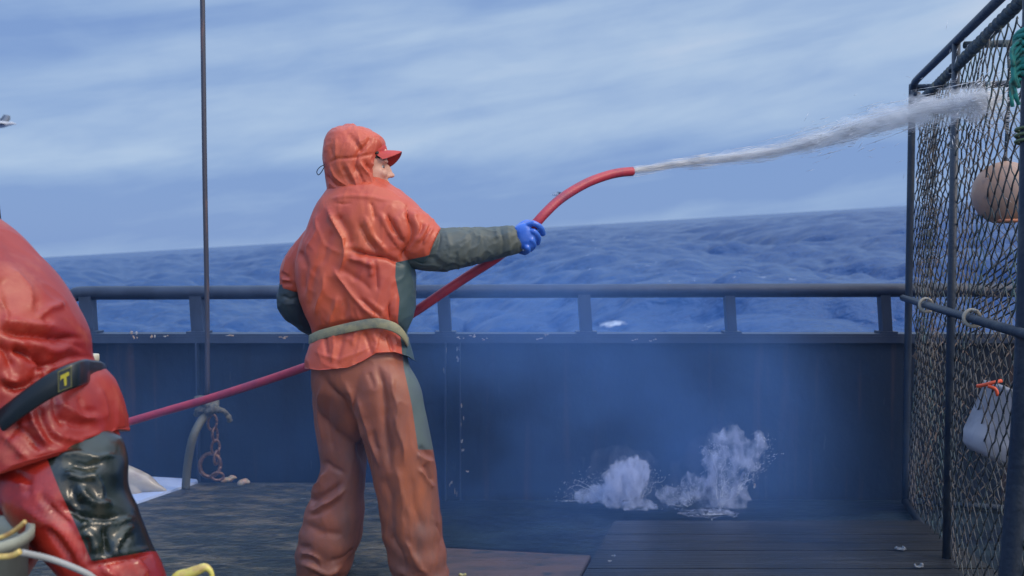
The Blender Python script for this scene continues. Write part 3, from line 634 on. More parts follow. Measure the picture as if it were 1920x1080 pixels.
# --- gloves
glovem = M('blue_glove', (.03, .13, .56), .28, noise=[((.05, .17, .62), 20, .45, .65)], coat=.5, bump=[(70, .0015)])
def capsule(g, pts, r): g.tube(pts, r, 12, k=4); g.ell(pts[0], (r if isinstance(r, float) else .01,)*3); e = pts[-1]; g.ell(tuple(e)[:3], ((r if isinstance(r, float) else e[3]),)*3)
g = Geo(); Yg = MY+.045
def gp(x, y, dY=0.): return at(x, y, Yg+dY)
g.loft([(958, 447, Yg, 17, .030), (968, 445.5, Yg, 20, .031), (980, 443.5, Yg-.012, 25, .030), (990, 443, Yg-.014, 26, .030), (998, 441, Yg-.012, 21, .026)], n=26, k=4)
for base, k1, k2, tip, r_ in (((985, 424), (1000, 419), (1014, 427), (1018, 438), .0118), ((986, 436), (1000, 434), (1009, 444), (1008, 455), .0118), ((985, 449), (996, 450), (1001, 459), (996, 467), .0112), ((981, 460), (988, 464), (990, 470), (984, 474), .0105)):
    pts = [gp(*base, -.018), gp(*k1, -.034), gp(*k2, -.018), gp(*tip, .012)]
    g.tube(pts, r_, 12, k=4); g.ell(pts[1], (r_*1.06,)*3); g.ell(pts[3], (r_*.98,)*3)
    g.tube([pts[3], gp(tip[0]-12, tip[1]-3, .03)], r_*.95, 10)
g.tube([gp(970, 428, .01), gp(986, 417.5, .028), gp(1003, 421, .034), gp(1012, 428, .03)], .0125, 12, k=4); g.ell(gp(1012, 428, .03), (.0122,)*3)
v, n_, f = g.remesh(.0026, 3)
glove = link('glove', v, f, glovem, man)
g = Geo(); lx = lambda x, y: at(x, y, MY+.30)
g.loft([(615, 628, MY+.25, 16, .03), (628, 640, MY+.28, 20, .03), (645, 652, MY+.29, 20, .026)], n=22)
for i in range(4):
    q = Vector((.021*i, 0, .010*i)); b = lx(640, 664)+q
    g.tube([b+Vector((0, -.02, .02)), b+Vector((.0, -.045, 0)), b+Vector((.0, -.03, -.03)), b+Vector((0, .01, -.035))], .0112-.0006*abs(i-2), 10, k=4)
g.tube([lx(640, 650), lx(652, 640)+Vector((0, .02, 0)), lx(668, 640)+Vector((0, .01, 0))], .0125, 10, k=4)
v, n_, f = g.remesh(.0035, 3); link('glove', v, f, glovem, man)

# --- trousers
trm = panel_material('worn_orange_trousers', (.29, .088, .045), (.085, .12, .115), .5, noise=[((.15, .065, .05), (4, 4, 1.6), .40, .62), ((.40, .11, .04), (3, 3, 1.0), .55, .7), ((.06, .05, .055), (3.5, 3.5, 1.8), .56, .72)], prough=.6, bump=[(140, .0006)], coat=.05, pnoise=((.075, .10, .11), 9))
g = Geo(); YL, YRt = MY+.085, MY-.045
g.loft([(672, 640, MY, 84, .13), (677, 690, MY, 92, .145), (684, 730, MY+.01, 97, .145), (690, 765, MY+.02, 90, .12), (694, 800, MY+.02, 68, .085), (695, 825, MY+.02, 40, .05)], tang=(0, 0, -1), n=40)
g.loft([(650, 665, YL-.03, 38, .09), (640, 715, YL, 50, .112), (640, 780, YL, 50, .11), (643, 840, YL, 45, .105), (644, 880, YL, 42, .10), (633, 925, YL, 49, .105), (627, 960, YL, 56, .11), (619, 1005, YL, 59, .115), (609, 1045, YL, 55, .11), (604, 1080, YL, 48, .10), (602, 1118, YL, 42, .09)], n=36, tang=(0, 0, -1), round_ends=(True, False))
g.loft([(700, 655, YRt+.03, 40, .09), (712, 690, YRt+.01, 56, .118), (723, 725, YRt, 65, .125), (731, 765, YRt, 67, .125), (744, 820, YRt, 66, .12), (757, 880, YRt, 62, .115), (766, 940, YRt, 57, .11), (774, 1000, YRt, 56, .11), (783, 1050, YRt, 54, .105), (790, 1090, YRt, 52, .10), (794, 1124, YRt, 50, .10)], n=36, tang=(0, 0, -1), round_ends=(True, False))
v, n_, f = g.remesh(.0065, 5)
TF = [([(605, 706), (636, 750), (664, 795), (682, 850), (690, 885)], 9, -14), ([(650, 716), (660, 750), (672, 790), (690, 830)], 7, 10), ([(711, 690), (716, 740), (719, 785), (727, 840), (733, 880)], 8, -13), ([(735, 700), (740, 760), (750, 820), (762, 870)], 8, 8),
      ([(668, 745), (684, 790), (698, 835), (708, 870)], 5, 8), ([(697, 810), (708, 842)], 4, -5), ([(612, 885), (600, 905), (580, 928)], 6, 14), ([(640, 905), (610, 924), (586, 938), (574, 945)], 5, -14), ([(648, 916), (615, 940), (582, 955)], 5, 11), ([(642, 935), (612, 955), (580, 966)], 6, -7),
      ([(606, 868), (622, 880), (650, 884)], 5, -7), ([(572, 985), (600, 1000), (640, 1002)], 7, -5), ([(562, 1035), (580, 1040), (604, 1052)], 5, 10), ([(560, 1048), (580, 1055), (600, 1066)], 4, -9), ([(566, 1060), (592, 1070), (614, 1074), (640, 1062)], 4, 10), ([(622, 1050), (645, 1045), (660, 1030)], 5, -7), ([(560, 1022), (585, 1028)], 5, -7), ([(580, 1080), (610, 1086), (640, 1078)], 5, -8),
      ([(786, 838), (798, 852), (813, 862)], 4.5, -9), ([(782, 850), (800, 866), (816, 872)], 5, 6), ([(793, 872), (806, 888), (815, 902)], 4.5, -10), ([(785, 880), (800, 900), (818, 915)], 5, 7), ([(760, 1010), (770, 1036), (786, 1060), (806, 1078)], 7, 9), ([(736, 1000), (748, 1036), (762, 1070)], 9, -8), ([(816, 978), (824, 998), (832, 1020)], 5, -10), ([(810, 965), (815, 990), (822, 1015)], 5, 5),
      ([(744, 880), (750, 930), (758, 990)], 10, 6), ([(722, 890), (730, 940), (738, 990)], 8, -6), ([(770, 900), (776, 950), (790, 990)], 8, -4), ([(740, 1080), (770, 1088), (800, 1082)], 5, -8), ([(600, 720), (598, 770), (604, 830)], 6, 6), ([(620, 740), (618, 790), (622, 850)], 7, -6), ([(690, 700), (696, 730)], 5, -5)]
v = folds(v, n_, TF, 1.35); n_ = normals(v, f); v = cloth(v, n_, .004, (5, 5, 3), .003, 21); n_ = normals(v, f)
uv = project(v); m_ = v[:, 2]; low = np.clip((.45-m_)/.35, 0, 1); v = v+n_*(np.sin(m_*62+vnoise(v*6)*3)*.004*low)[:, None]
sx_ = np.interp(uv[:, 1], [640, 690, 760, 842], [752, 757, 772, 784]); pan = np.minimum(uv[:, 0]-sx_, (843-uv[:, 1]))*.25; pan = np.where(v[:, 1] > MY+.12, -3, pan)
link('trousers', v, f, trm, man, attrs={'panel': np.clip(pan, -3, 3)})
# --- boots (below the picture's edge, the feet stand on the deck)
def boots(parent, spots, mt):
    for (x, y, yaw) in spots:
        g = Geo(); Rm = Matrix.Rotation(yaw, 3, 'Z'); o = Vector((x, y, 0))
        def e(c, r): g.ell(o+Rm @ Vector(c), r, rot=Rm)
        e((.06, 0, .045), (.13, .05, .045)); e((.13, 0, .04), (.065, .054, .036)); e((-.045, 0, .05), (.05, .043, .05))
        g.tube([o+Rm @ Vector((-.02, 0, .05)), o+Rm @ Vector((-.015, 0, .16)), o+Rm @ Vector((-.01, 0, .30))], .055, 18)
        v, n_, f = g.remesh(.006, 3); v[:, 2] = np.maximum(v[:, 2], .004); v = cloth(v, normals(v, f), .002, (12, 12, 12), .002)
        b = link('boot', v, f, mt, parent)
        g = Geo(); k = 28; ring = []
        for i in range(k):
            t = 2*math.pi*i/k; xx = .055+.145*math.cos(t); yy = .053*math.sin(t)*(1+.12*math.cos(t)); ring.append(o+Rm @ Vector((xx, yy, 0)))
        g.rings([[p+Vector((0, 0, z)) for p in ring] for z in (0, .016)]); link('sole', g.v, g.f, solem, b)
bootm = M('rubber_boot', (.03, .035, .03), .35); solem = M('cream_sole', (.45, .40, .22), .6)
l = at(604, 1100, YL); r = at(794, 1100, YRt); boots(man, [(l.x, YL, R(50)), (r.x, YRt, R(15))], bootm)

# ================================================================== THE RED HOSE AND ITS JET
hosem = M('red_hose', (.42, .035, .055), .45, noise=[((.30, .03, .06), (14, 14, 14), .45, .65), ((.20, .05, .10), (5, 5, 5), .55, .75)], bump=[(120, .001)])
HP = [(-160, 905, 4.1), (0, 862, 4.15), (110, 830, 4.2), (225, 796, 4.2), (310, 771, 4.18), (400, 745, 4.12), (500, 713, 4.02), (570, 689, 3.92), (640, 664, 3.76), (700, 632, 3.66), (780, 583, 3.60), (830, 549, 3.57), (880, 516, 3.56), (930, 484, 3.53), (970, 452, 3.51), (1000, 424, 3.49), (1020, 402, 3.50), (1046, 377, 3.54), (1075, 357, 3.58), (1105, 341, 3.63), (1135, 330, 3.68), (1160, 324, 3.72), (1185, 321.5, 3.76)]
hose = empty('fire_hose', tuple(at(225, 796, 4.2))); tag(hose, 'long red rubber deck hose held up in the standing person\'s blue glove', 'hose')
pts = catmull([(*at(*p),) for p in HP], 6); r0 = .0192
g = Geo(); g.tube([Vector(p) for p in pts], r0, 20, cap=False)
# the open end: a wall thickness and a bore
a = Vector(pts[-1]); t = (a-Vector(pts[-2])).normalized(); q = (Vector((0, 0, 1))-t*t.z).normalized(); s_ = t.cross(q)
ring = lambda c, r_: [c+(q*math.cos(2*math.pi*i/20)+s_*math.sin(2*math.pi*i/20))*r_ for i in range(20)]
g.rings([ring(a-t*.0005, r0), ring(a+t*.001, r0*.95), ring(a+t*.0005, r0*.72), ring(a-t*.12, r0*.7)], cap=False)
link('hose_tube', g.v, g.f, hosem, hose)

def water_mat(name, col):
    mt = bpy.data.materials.new(name); mt.use_nodes = True; t = mt.node_tree; t.nodes.clear()
    o = t.nodes.new('ShaderNodeOutputMaterial'); a = t.nodes.new('ShaderNodeBsdfDiffuse'); b = t.nodes.new('ShaderNodeBsdfTranslucent'); m_ = t.nodes.new('ShaderNodeMixShader')
    for q in (a, b): q.inputs[0].default_value = col+(1,)
    m_.inputs[0].default_value = .22; t.links.new(a.outputs[0], m_.inputs[1]); t.links.new(b.outputs[0], m_.inputs[2]); t.links.new(m_.outputs[0], o.inputs[0]); return mt
softm = water_mat('fine_spray', (1, 1, 1))
def streak(g, p, d, l, r):
    """a drop drawn out by its own speed: a slim spindle"""
    d = d.normalized(); a = d.orthogonal().normalized(); b = d.cross(a)
    m_ = p; e0 = p-d*l/2; e1 = p+d*l/2
    o = len(g.v); g.v += [tuple(e0), tuple(m_+a*r), tuple(m_+(-a*.5+b*.87)*r), tuple(m_+(-a*.5-b*.87)*r), tuple(e1)]
    for i, j in ((1, 2), (2, 3), (3, 1)): g.f.append([o, o+j, o+i]); g.f.append([o+i, o+j, o+4])
JP = [(1181, 321.5, 3.755, 7), (1210, 317, 3.77, 8), (1260, 309, 3.79, 10), (1320, 302, 3.79, 12), (1390, 293, 3.76, 15), (1460, 281, 3.70, 18), (1530, 264, 3.62, 22), (1600, 243, 3.55, 26), (1660, 226, 3.48, 29), (1720, 211, 3.42, 32), (1780, 200, 3.36, 34), (1830, 193, 3.30, 36), (1862, 190, 3.27, 34)]
JC = [np.array((*at(*p[:3]), p[3]*(.95 if p[0] < 1400 else .9)*p[2]/F)) for p in JP]; JC = catmull(JC, 12)
LJ = np.cumsum([0]+[np.linalg.norm(JC[i+1][:3]-JC[i][:3]) for i in range(len(JC)-1)]); LJ /= LJ[-1]
rj = random.Random(3)
def jet_point(t, spread):
    i = min(int(np.searchsorted(LJ, t)), len(JC)-1); i = max(i, 1); c = Vector(JC[i][:3]); d = (c-Vector(JC[i-1][:3])).normalized()
    a = d.orthogonal().normalized(); b = d.cross(a); rr = abs(rj.gauss(0, .5))*spread; th = rj.uniform(0, 6.283)
    wob = 1+.25*math.sin(t*38)+.2*math.sin(t*91+1)
    return c+(a*math.cos(th)+b*math.sin(th))*JC[i][3]*rr*wob, d, i
g = Geo()
for k in range(1700):
    t = rj.random()**1.25; p, d, i = jet_point(t, 1.0 if t > .12 else .85)
    dd = (d+Vector((rj.gauss(0, .05), rj.gauss(0, .05), rj.gauss(0, .06)))*min(1, t*3+.2)); streak(g, p, dd, rj.uniform(.06, .18), rj.uniform(.0006, .0012)*(1+t*.3))
for k in range(700):
    t = .5+.5*rj.random(); p, d, i = jet_point(t, 1.9); streak(g, p, d+Vector((rj.gauss(0, .3), rj.gauss(0, .3), rj.gauss(0, .3))), rj.uniform(.01, .05), rj.uniform(.0005, .0012))
for k in range(1300):          # the burst where the jet goes through the netting
    c = at(1850, 192, 3.28); d = Vector((rj.gauss(.5, .5), rj.gauss(-.2, .5), rj.gauss(.0, .45))); l = abs(rj.gauss(0, .55))
    streak(g, c+Vector((d.x*l*.30-.05, d.y*l*.25, d.z*l*.32-.05*l*l)), d+Vector((.5, 0, 0)), rj.uniform(.008, .05), rj.uniform(.0006, .0013))
jet = empty('water_jet', tuple(at(1185, 321, 3.76))); tag(jet, 'white jet of water shooting from the hose end into the netting', 'water jet')
o = link('droplets', g.v, g.f, softm, jet, smooth=True); o['kind'] = 'stuff'
# misty body of the jet: a soft volume inside a wavy tapered skin
def vol_material(name, col, dens, scale, lo, hi, aniso=.2, attr_grad=None):
    mt = bpy.data.materials.new(name); mt.use_nodes = True; t = mt.node_tree; t.nodes.clear()
    o = t.nodes.new('ShaderNodeOutputMaterial'); pv = t.nodes.new('ShaderNodeVolumePrincipled'); pv.inputs['Color'].default_value = col+(1,); pv.inputs['Anisotropy'].default_value = aniso
    t.links.new(pv.outputs[0], o.inputs['Volume'])
    if scale is None: pv.inputs['Density'].default_value = dens; return mt, t, pv
    g_ = t.nodes.new('ShaderNodeNewGeometry'); n = t.nodes.new('ShaderNodeTexNoise'); mp = t.nodes.new('ShaderNodeMapping'); mp.inputs['Scale'].default_value = scale
    t.links.new(g_.outputs['Position'], mp.inputs[0]); t.links.new(mp.outputs[0], n.inputs['Vector']); n.inputs['Scale'].default_value = 1; n.inputs['Detail'].default_value = 4
    mr = t.nodes.new('ShaderNodeMapRange'); mr.inputs[1].default_value = lo; mr.inputs[2].default_value = hi; mr.inputs[4].default_value = dens; t.links.new(n.outputs[0], mr.inputs[0]); t.links.new(mr.outputs[0], pv.inputs['Density'])
    return mt, t, pv
for lay, (rs, dn) in enumerate(((.62, 42.), (1.0, 13.0))):
    g = Geo(); rings = []
    for i in range(2, len(JC)):
        c = Vector(JC[i][:3]); d = (c-Vector(JC[i-1][:3])).normalized(); a = d.orthogonal().normalized(); b = d.cross(a)
        rings.append([c+(a*math.cos(6.283*q/16)+b*math.sin(6.283*q/16))*JC[i][3]*rs*(1+.22*math.sin(i*.5+q*.9+lay*2)+.15*math.sin(i*1.3-q*1.7)) for q in range(16)])
    g.rings(rings); link('spray_core', g.v, g.f, vol_material('spray_volume', (1, 1, 1), dn, (7, 7, 24), .30, .62, aniso=-.45)[0], jet)

# ================================================================== THE BENDING MAN IN THE FOREGROUND
BY = 2.0
ben = empty('person', (at(110, 1100, BY).x, BY, 0))
tag(ben, 'bending person in wet red rain jacket with black belt, cut off by the left edge', 'person')
g = Geo()
BHT, BHM = head_frame(-330, 470, BY, R(180), R(-52))
head_geo(g, BHT, BHM, 1.0)
def ax(rows_, n=30, **k): g.loft(rows_, n=n, **k)
ax([(-270, 430, BY, 52, .06), (-215, 440, BY, 55, .07), (-120, 500, BY, 80, .15), (-40, 590, BY, 80, .14), (60, 730, BY, 70, .11), (95, 810, BY, 55, .08)])
ax([(-150, 520, BY-.15, 45, .05), (-170, 700, BY-.18, 42, .045), (-260, 860, BY-.12, 32, .035), (-330, 960, BY-.05, 28, .03)]); ax([(-150, 520, BY+.15, 45, .05), (-180, 700, BY+.2, 42, .045), (-270, 860, BY+.15, 32, .035), (-340, 960, BY+.1, 28, .03)])
ax([(105, 830, BY-.03, 50, .05), (140, 960, BY-.07, 45, .05), (215, 1090, BY-.1, 40, .05), (290, 1330, BY-.1, 40, .05), (330, 1540, BY-.1, 32, .04)])
ax([(90, 830, BY+.12, 70, .08), (10, 1060, BY+.13, 42, .05), (-60, 1300, BY+.13, 44, .05), (-50, 1540, BY+.13, 32, .04)])
v, n_, f = g.remesh(.008, 3); v = finish_head(v, BHT, BHM, 1.0); link('body', v, f, skin, ben)
redm = panel_material('wet_red_oilskin', (.32, .026, .013), (.02, .035, .03), .42, noise=[((.22, .012, .014), (4, 4, 4), .4, .66), ((.38, .08, .045), (5, 5, 7), .56, .72), ((.15, .09, .05), (13, 13, 13), .67, .78)], coat=.06, prough=.2, bump=[(120, .0005)])
g = Geo()
g.loft([(118, 925, BY, 98, .215), (114, 878, BY, 100, .215), (110, 836, BY, 102, .21), (106, 795, BY, 106, .195), (90, 762, BY, 104, .19), (72, 738, BY, 93, .178), (54, 710, BY, 100, .185), (34, 676, BY, 118, .20), (8, 640, BY, 127, .205), (-22, 600, BY, 130, .21), (-60, 558, BY, 128, .215), (-105, 505, BY, 124, .215), (-160, 460, BY, 110, .20), (-220, 430, BY, 85, .13)], n=54, p=2.25, k=4, round_ends=(False, True))
for sy in (-1, 1): g.loft([(-120, 520, BY+sy*.15, 75, .08), (-165, 640, BY+sy*.2, 70, .075), (-200, 760, BY+sy*.19, 60, .07), (-270, 860, BY+sy*.14, 50, .06), (-315, 930, BY+sy*.1, 44, .05)], n=28)
g.loft([(-210, 425, BY, 88, .13), (-260, 420, BY, 100, .13), (-320, 440, BY, 98, .12), (-352, 462, BY, 70, .10)], n=32)
v, n_, f = g.remesh(.0065, 5)
BF = [([(2, 620), (40, 630), (101, 630), (150, 636)], 6, -16, 1), ([(12, 604), (55, 612), (110, 612)], 8, 9), ([(20, 652), (48, 662), (74, 680), (86, 700)], 11, -24), ([(-10, 640), (10, 660), (22, 690)], 9, -14), ([(30, 640), (62, 668), (78, 706)], 7, 13), ([(4, 722), (24, 728), (50, 722), (70, 704)], 6, -16),
      ([(2, 700), (14, 712), (34, 716)], 6, 11), ([(55, 702), (90, 683), (128, 672), (166, 668)], 5, -9, 1), ([(48, 716), (88, 692), (130, 679), (164, 676)], 6, 5), ([(72, 598), (95, 578), (118, 566)], 9, 8), ([(60, 560), (85, 590), (98, 612)], 8, -6), ([(0, 520), (20, 550), (22, 590)], 14, -8), ([(20, 500), (50, 540), (62, 585)], 12, 7),
      ([(60, 645), (100, 655), (140, 650)], 7, 7), ([(95, 640), (130, 644), (160, 655)], 5, -6), ([(0, 560), (14, 585), (8, 612)], 8, 8),
      ([(55, 765), (62, 790), (76, 815), (92, 836)], 6, 12), ([(72, 762), (80, 790), (96, 818), (110, 830)], 6, -9), ([(102, 756), (130, 765), (160, 782), (188, 782)], 7, 9), ([(110, 778), (140, 790), (175, 796)], 7, -8), ([(95, 800), (118, 818), (150, 826), (200, 806)], 6, 7), ([(20, 800), (50, 812), (76, 840)], 7, -10), ([(4, 815), (30, 835), (50, 858)], 6, 9),
      ([(100, 740), (106, 770), (128, 800)], 5, -6), ([(185, 730), (200, 760), (205, 790)], 7, 5), ([(30, 775), (26, 800), (10, 830)], 7, -8), ([(150, 745), (160, 765), (185, 770)], 5, -5), ([(66, 850), (90, 846), (120, 838)], 4, 5), ([(0, 788), (60, 745), (110, 712), (150, 696), (172, 690)], 20, -11)]
v = folds(v, n_, BF, 1.3); n_ = normals(v, f); v = cloth(v, n_, .008, (4, 4, 4), .0025, 31)
uv = project(v); hy = np.interp(uv[:, 0], [-200, 0, 60, 150, 190, 224, 260], [950, 890, 870, 842, 822, 801, 801])
over = np.clip(uv[:, 1]-hy, 0, None)*(uv[:, 0] > -120); v[:, 2] += over*BY/F
link('jacket', v, f, redm, ben, attrs={'panel': -np.ones(len(v))})
bbelt = M('black_rubber_belt', (.008, .014, .018), .4, noise=[((.03, .035, .03), 16, .58, .7)], coat=.2)
bo, bpath = band([(-62, 826), (-30, 806), (0, 790), (40, 760), (80, 732), (115, 713), (142, 703), (156, 698), (166, 696)], BY, .210, .0265, .004, 'belt', bbelt, ben)
# the maker's mark on the belt: a thin bordered patch with a yellow T
pp = [np.array(p) for p in bpath]; uvb = project(np.array(pp[:len(pp)-13])); i = int(np.argmin(abs(uvb[:, 0]-122))); c = Vector(pp[i]); d = (Vector(pp[i+1])-Vector(pp[i-1])).normalized()
out_ = Vector((d.y, -d.x, 0)).normalized(); 
if out_.y > 0: out_ = -out_
upv = Vector((0, 0, 1)); dx = (d).normalized()
def quad(name, x0, z0, x1, z1, off, mt, par, th=.0012):
    cc = [c+out_*(.0068+off)+dx*x+upv*z for x, z in ((x0, z0), (x1, z0), (x1, z1), (x0, z1))]; g = Geo(); g.add(cc+[p-out_*th for p in cc], [[0, 1, 2, 3], [7, 6, 5, 4], [0, 4, 5, 1], [1, 5, 6, 2], [2, 6, 7, 3], [3, 7, 4, 0]]); return link(name, g.v, g.f, mt, par, smooth=False)
quad('badge', -.0135, -.021, .0135, .021, .0, M('olive_thread', (.12, .12, .04), .7), bo)
quad('badge', -.0115, -.019, .0115, .019, .001, bbelt, bo)
g = Geo(); T2 = [(a*.8, b*.85) for a, b in [(-.011, .013), (.010, .015), (.0105, .006), (.0035, .005), (.004, -.015), (-.0015, -.0155), (-.003, .004), (-.008, .0045), (-.0115, .001)]]
cc = [c+out_*.0095+dx*x+upv*z for x, z in T2]; g.add(cc+[p-out_*.0015 for p in cc], [list(range(9)), list(range(9, 18))[::-1]]+[[i, i+9, (i+1) % 9+9, (i+1) % 9] for i in range(9)])
link('badge_letter', g.v, g.f, M('yellow_print', (.36, .32, .02), .6), bo, smooth=False)
# trousers with a glossy dark green leg patch
g = Geo()
g.loft([(72, 745, BY, 80, .14), (92, 790, BY, 88, .15), (108, 840, BY, 100, .155), (112, 890, BY, 92, .14)], n=40)
g.loft([(116, 830, BY-.05, 104, .115), (118, 870, BY-.07, 114, .12), (122, 920, BY-.09, 110, .12), (140, 960, BY-.1, 108, .115), (166, 1000, BY-.1, 97, .112), (192, 1040, BY-.1, 84, .11), (218, 1080, BY-.1, 78, .105), (240, 1140, BY-.1, 72, .10), (275, 1320, BY-.1, 68, .09), (320, 1500, BY-.1, 62, .08), (325, 1545, BY-.1, 58, .075)], n=44, tang=(0, 0, -1), round_ends=(True, False))
g.loft([(75, 850, BY+.12, 90, .12), (10, 1000, BY+.13, 80, .11), (-60, 1150, BY+.13, 72, .10), (-70, 1400, BY+.13, 62, .085), (-55, 1545, BY+.13, 58, .08)], n=36, round_ends=(True, False))
v, n_, f = g.remesh(.007, 4)
GF = [([(100, 855), (140, 850), (185, 862), (215, 850)], 7, 9), ([(130, 868), (160, 876), (190, 872)], 5, -10), ([(120, 885), (150, 896), (184, 892)], 6, 13), ([(148, 912), (160, 930), (176, 945), (206, 944)], 8, 14), ([(178, 896), (186, 916), (188, 935)], 5, 10), ([(135, 905), (140, 935), (158, 955)], 7, -9), ([(112, 940), (140, 962), (170, 975), (230, 968)], 9, -16),
      ([(144, 992), (165, 978), (205, 978), (247, 970)], 5, 14), ([(150, 1000), (170, 1004), (178, 1022), (186, 1040)], 5, 13), ([(193, 990), (198, 1012), (200, 1040)], 6, -14), ([(214, 1040), (218, 1015), (232, 992), (246, 984)], 5, 13), ([(158, 1010), (163, 1035), (170, 1050)], 4, -9), ([(225, 1038), (232, 1020), (244, 1005)], 4, -8), ([(172, 1050), (200, 1048), (240, 1040), (275, 1034)], 3.5, 8), ([(205, 1036), (222, 1040), (236, 1030)], 3, 7),
      ([(172, 1062), (200, 1058), (240, 1050), (276, 1044)], 4, -9), ([(195, 1060), (205, 1075), (222, 1082)], 5, 9), ([(250, 1050), (262, 1068), (272, 1085)], 5, 7),
      ([(46, 950), (80, 978), (122, 1003), (150, 1045), (166, 1070)], 9, 8), ([(70, 925), (100, 955), (135, 990)], 9, -11), ([(30, 900), (60, 915), (95, 960)], 10, 8), ([(20, 880), (50, 900), (64, 930)], 9, -9), ([(90, 985), (118, 1025), (140, 1052)], 6, -8)]
v = folds(v, n_, GF, 1.15); n_ = normals(v, f); v = cloth(v, n_, .005, (5, 5, 4), .002, 44)
uv = project(v); xl = np.interp(uv[:, 1], [800, 850, 920, 980, 1052], [70, 84, 112, 140, 172]); yb = np.interp(uv[:, 0], [172, 278], [1053, 1034])
pan = np.minimum(uv[:, 0]-xl, yb-uv[:, 1])*.3; pan = np.where(v[:, 1] > BY+.02, -3, pan)
gtm = panel_material('wet_red_trousers', (.20, .010, .008), (.004, .008, .007), .32, noise=[((.42, .03, .016), (5, 5, 4), .45, .62), ((.12, .012, .012), (4, 4, 4), .52, .7)], coat=.3, prough=.26, bump=[(110, .0006)], pnoise=((.013, .022, .015), 10))
link('trousers', v, f, gtm, ben, attrs={'panel': np.clip(pan, -3, 3)})
l = at(325, 1545, BY-.1); r = at(-55, 1545, BY+.13); boots(ben, [(l.x-.05, BY-.1, R(185)), (r.x-.05, BY+.13, R(178))], bootm)
g = Geo()
for sy, X_, Y_ in ((-1, -315, 935), (1, -325, 940)):
    b = at(X_, Y_, BY+(.10 if sy > 0 else -.05)); g.ell(b+Vector((0, 0, -.05)), (.035, .03, .055))
    for i in range(4): g.tube([b+Vector((-.01, -.03+.02*i, -.08)), b+Vector((-.025, -.032+.021*i, -.12)), b+Vector((-.01, -.03+.02*i, -.15))], .0105, 10, k=3)
    g.tube([b+Vector((.01, .03*sy, -.05)), b+Vector((-.01, .05*sy, -.09))], .012, 10)
    v, n_, f = g.remesh(.004, 2); link('glove', v, f, glovem, ben); g = Geo()
# grey tubs and yellow-edged cords at the lower left
tub = empty('fish_tub', tuple(at(10, 1100, 1.75))); tag(tub, 'grey green plastic tub at the bottom left corner in front of the bending person', 'tub')
tubm = M('grey_tub', (.30, .32, .26), .5, noise=[((.20, .22, .18), (5, 5, 5), .45, .65)])
a = at(-60, 1010, 1.7)
def tubmesh(cx, cy, ztop_, R0, name='tub_wall', mt=tubm, par=tub):
    g = Geo(); rings = []
    for r_, z in ((R0*.80, ztop_-.42), (R0*.97, ztop_-.02), (R0*1.04, ztop_-.02), (R0*1.045, ztop_), (R0*.95, ztop_), (R0*.94, ztop_-.03), (R0*.78, ztop_-.40)):
        rings.append([Vector((cx+r_*math.cos(t), cy+r_*.85*math.sin(t), z)) for t in np.linspace(0, 2*math.pi, 49)[:-1]])
    g.rings(rings); return link(name, g.v, g.f, mt, par)
tz = at(0, 1000, 1.72).z; tc_ = at(-88, 985, 1.72); tubmesh(tc_.x, 1.72, tz, .14)
cordm = M('yellow_cord', (.62, .46, .13), .5, noise=[((.35, .2, .06), 20, .45, .6)], coat=.3)
for pts_, r_, lab in (([(-40, 1014), (0, 1008), (25, 996), (48, 978)], .0042, 'upper thin yellow cord over the grey tub at the bottom left corner'), ([(-40, 1046), (0, 1044), (22, 1042), (38, 1034)], .0055, 'lower pale yellow cord on the front of the grey tub')):
    g = Geo(); g.tube([at(x, y, 1.545) for x, y in pts_], r_, 10, k=6); o = link('cord', g.v, g.f, cordm, tub)
g = Geo(); g.tube([at(40, 1036, 1.60), at(90, 1047, 1.64), (at(135, 1063, 1.66)), at(175, 1084, 1.68), at(200, 1120, 1.7)], .006, 10, k=6)
o = link('rim', g.v, g.f, M('grey_white_edge', (.30, .31, .30), .5), tub)
g = Geo(); g.tube([(*at(318, 1110, 1.9), .010), (*at(332, 1083, 1.9), .012), (*at(352, 1076, 1.9), .012), (*at(370, 1069, 1.9), .011), (*at(384, 1064, 1.9), .009), (*at(394, 1070, 1.9), .006), (*at(398, 1082, 1.9), .005), (*at(399, 1100, 1.9), .004)], .01, 14, k=6)
o = link('yellow_hook', g.v, g.f, M('yellow_plastic', (.62, .55, .12), .4, noise=[((.5, .35, .12), 18, .5, .6)], coat=.3)); tag(o, 'bright yellow curved strap end poking up at the bottom edge right of the bending person', 'strap')

# ================================================================== THE CRAB POT
pot = empty('crab_pot', (1.9, 3.9, 0)); tag(pot, 'tall crab pot standing on edge, dark steel frame with knotted netting', 'crab pot')
S0 = Vector((2.105, 4.70, 0)); S1 = Vector((1.575, 2.63, 0)); DV = (S1-S0).normalized(); PL = (S1-S0).length
NV = Vector((-DV.y, DV.x, 0)); 
if NV.x < 0: NV = -NV
def PP(s, z, off=0.): return S0+DV*s+NV*off+Vector((0, 0, z))
def s_at(px):      # distance along the face where it meets that picture column
    lo, hi = 0, PL
    for _ in range(40):
        mid = (lo+hi)/2
        if project(np.array([tuple(PP(mid, 1.3))]))[0, 0] < px: lo = mid
        else: hi = mid
    return lo
potm = M('pot_frame', (.018, .03, .05), .5, noise=[((.05, .06, .07), (12, 12, 6), .5, .7)], bump=[(60, .003)])
TOPZ = 2.245
sm_ = s_at(1785); bars = []
def bar(name, pts, r, mt=potm, k=1, par=pot, n=12):
    g = Geo(); g.tube(pts, r, n, k=k); return link(name, g.v, g.f, mt, par)
bar('frame_bar', [PP(0, .02), PP(0, 1.0), PP(0, TOPZ-.10), PP(.012, TOPZ-.045), PP(.05, TOPZ-.012), PP(.12, TOPZ)]+[PP(s, TOPZ) for s in (.5, 1.2, PL)], .0185, k=4)
bar('frame_bar', [PP(sm_, .02, -.0), PP(sm_, TOPZ-.01)], .0165)
sn = s_at(1922); 
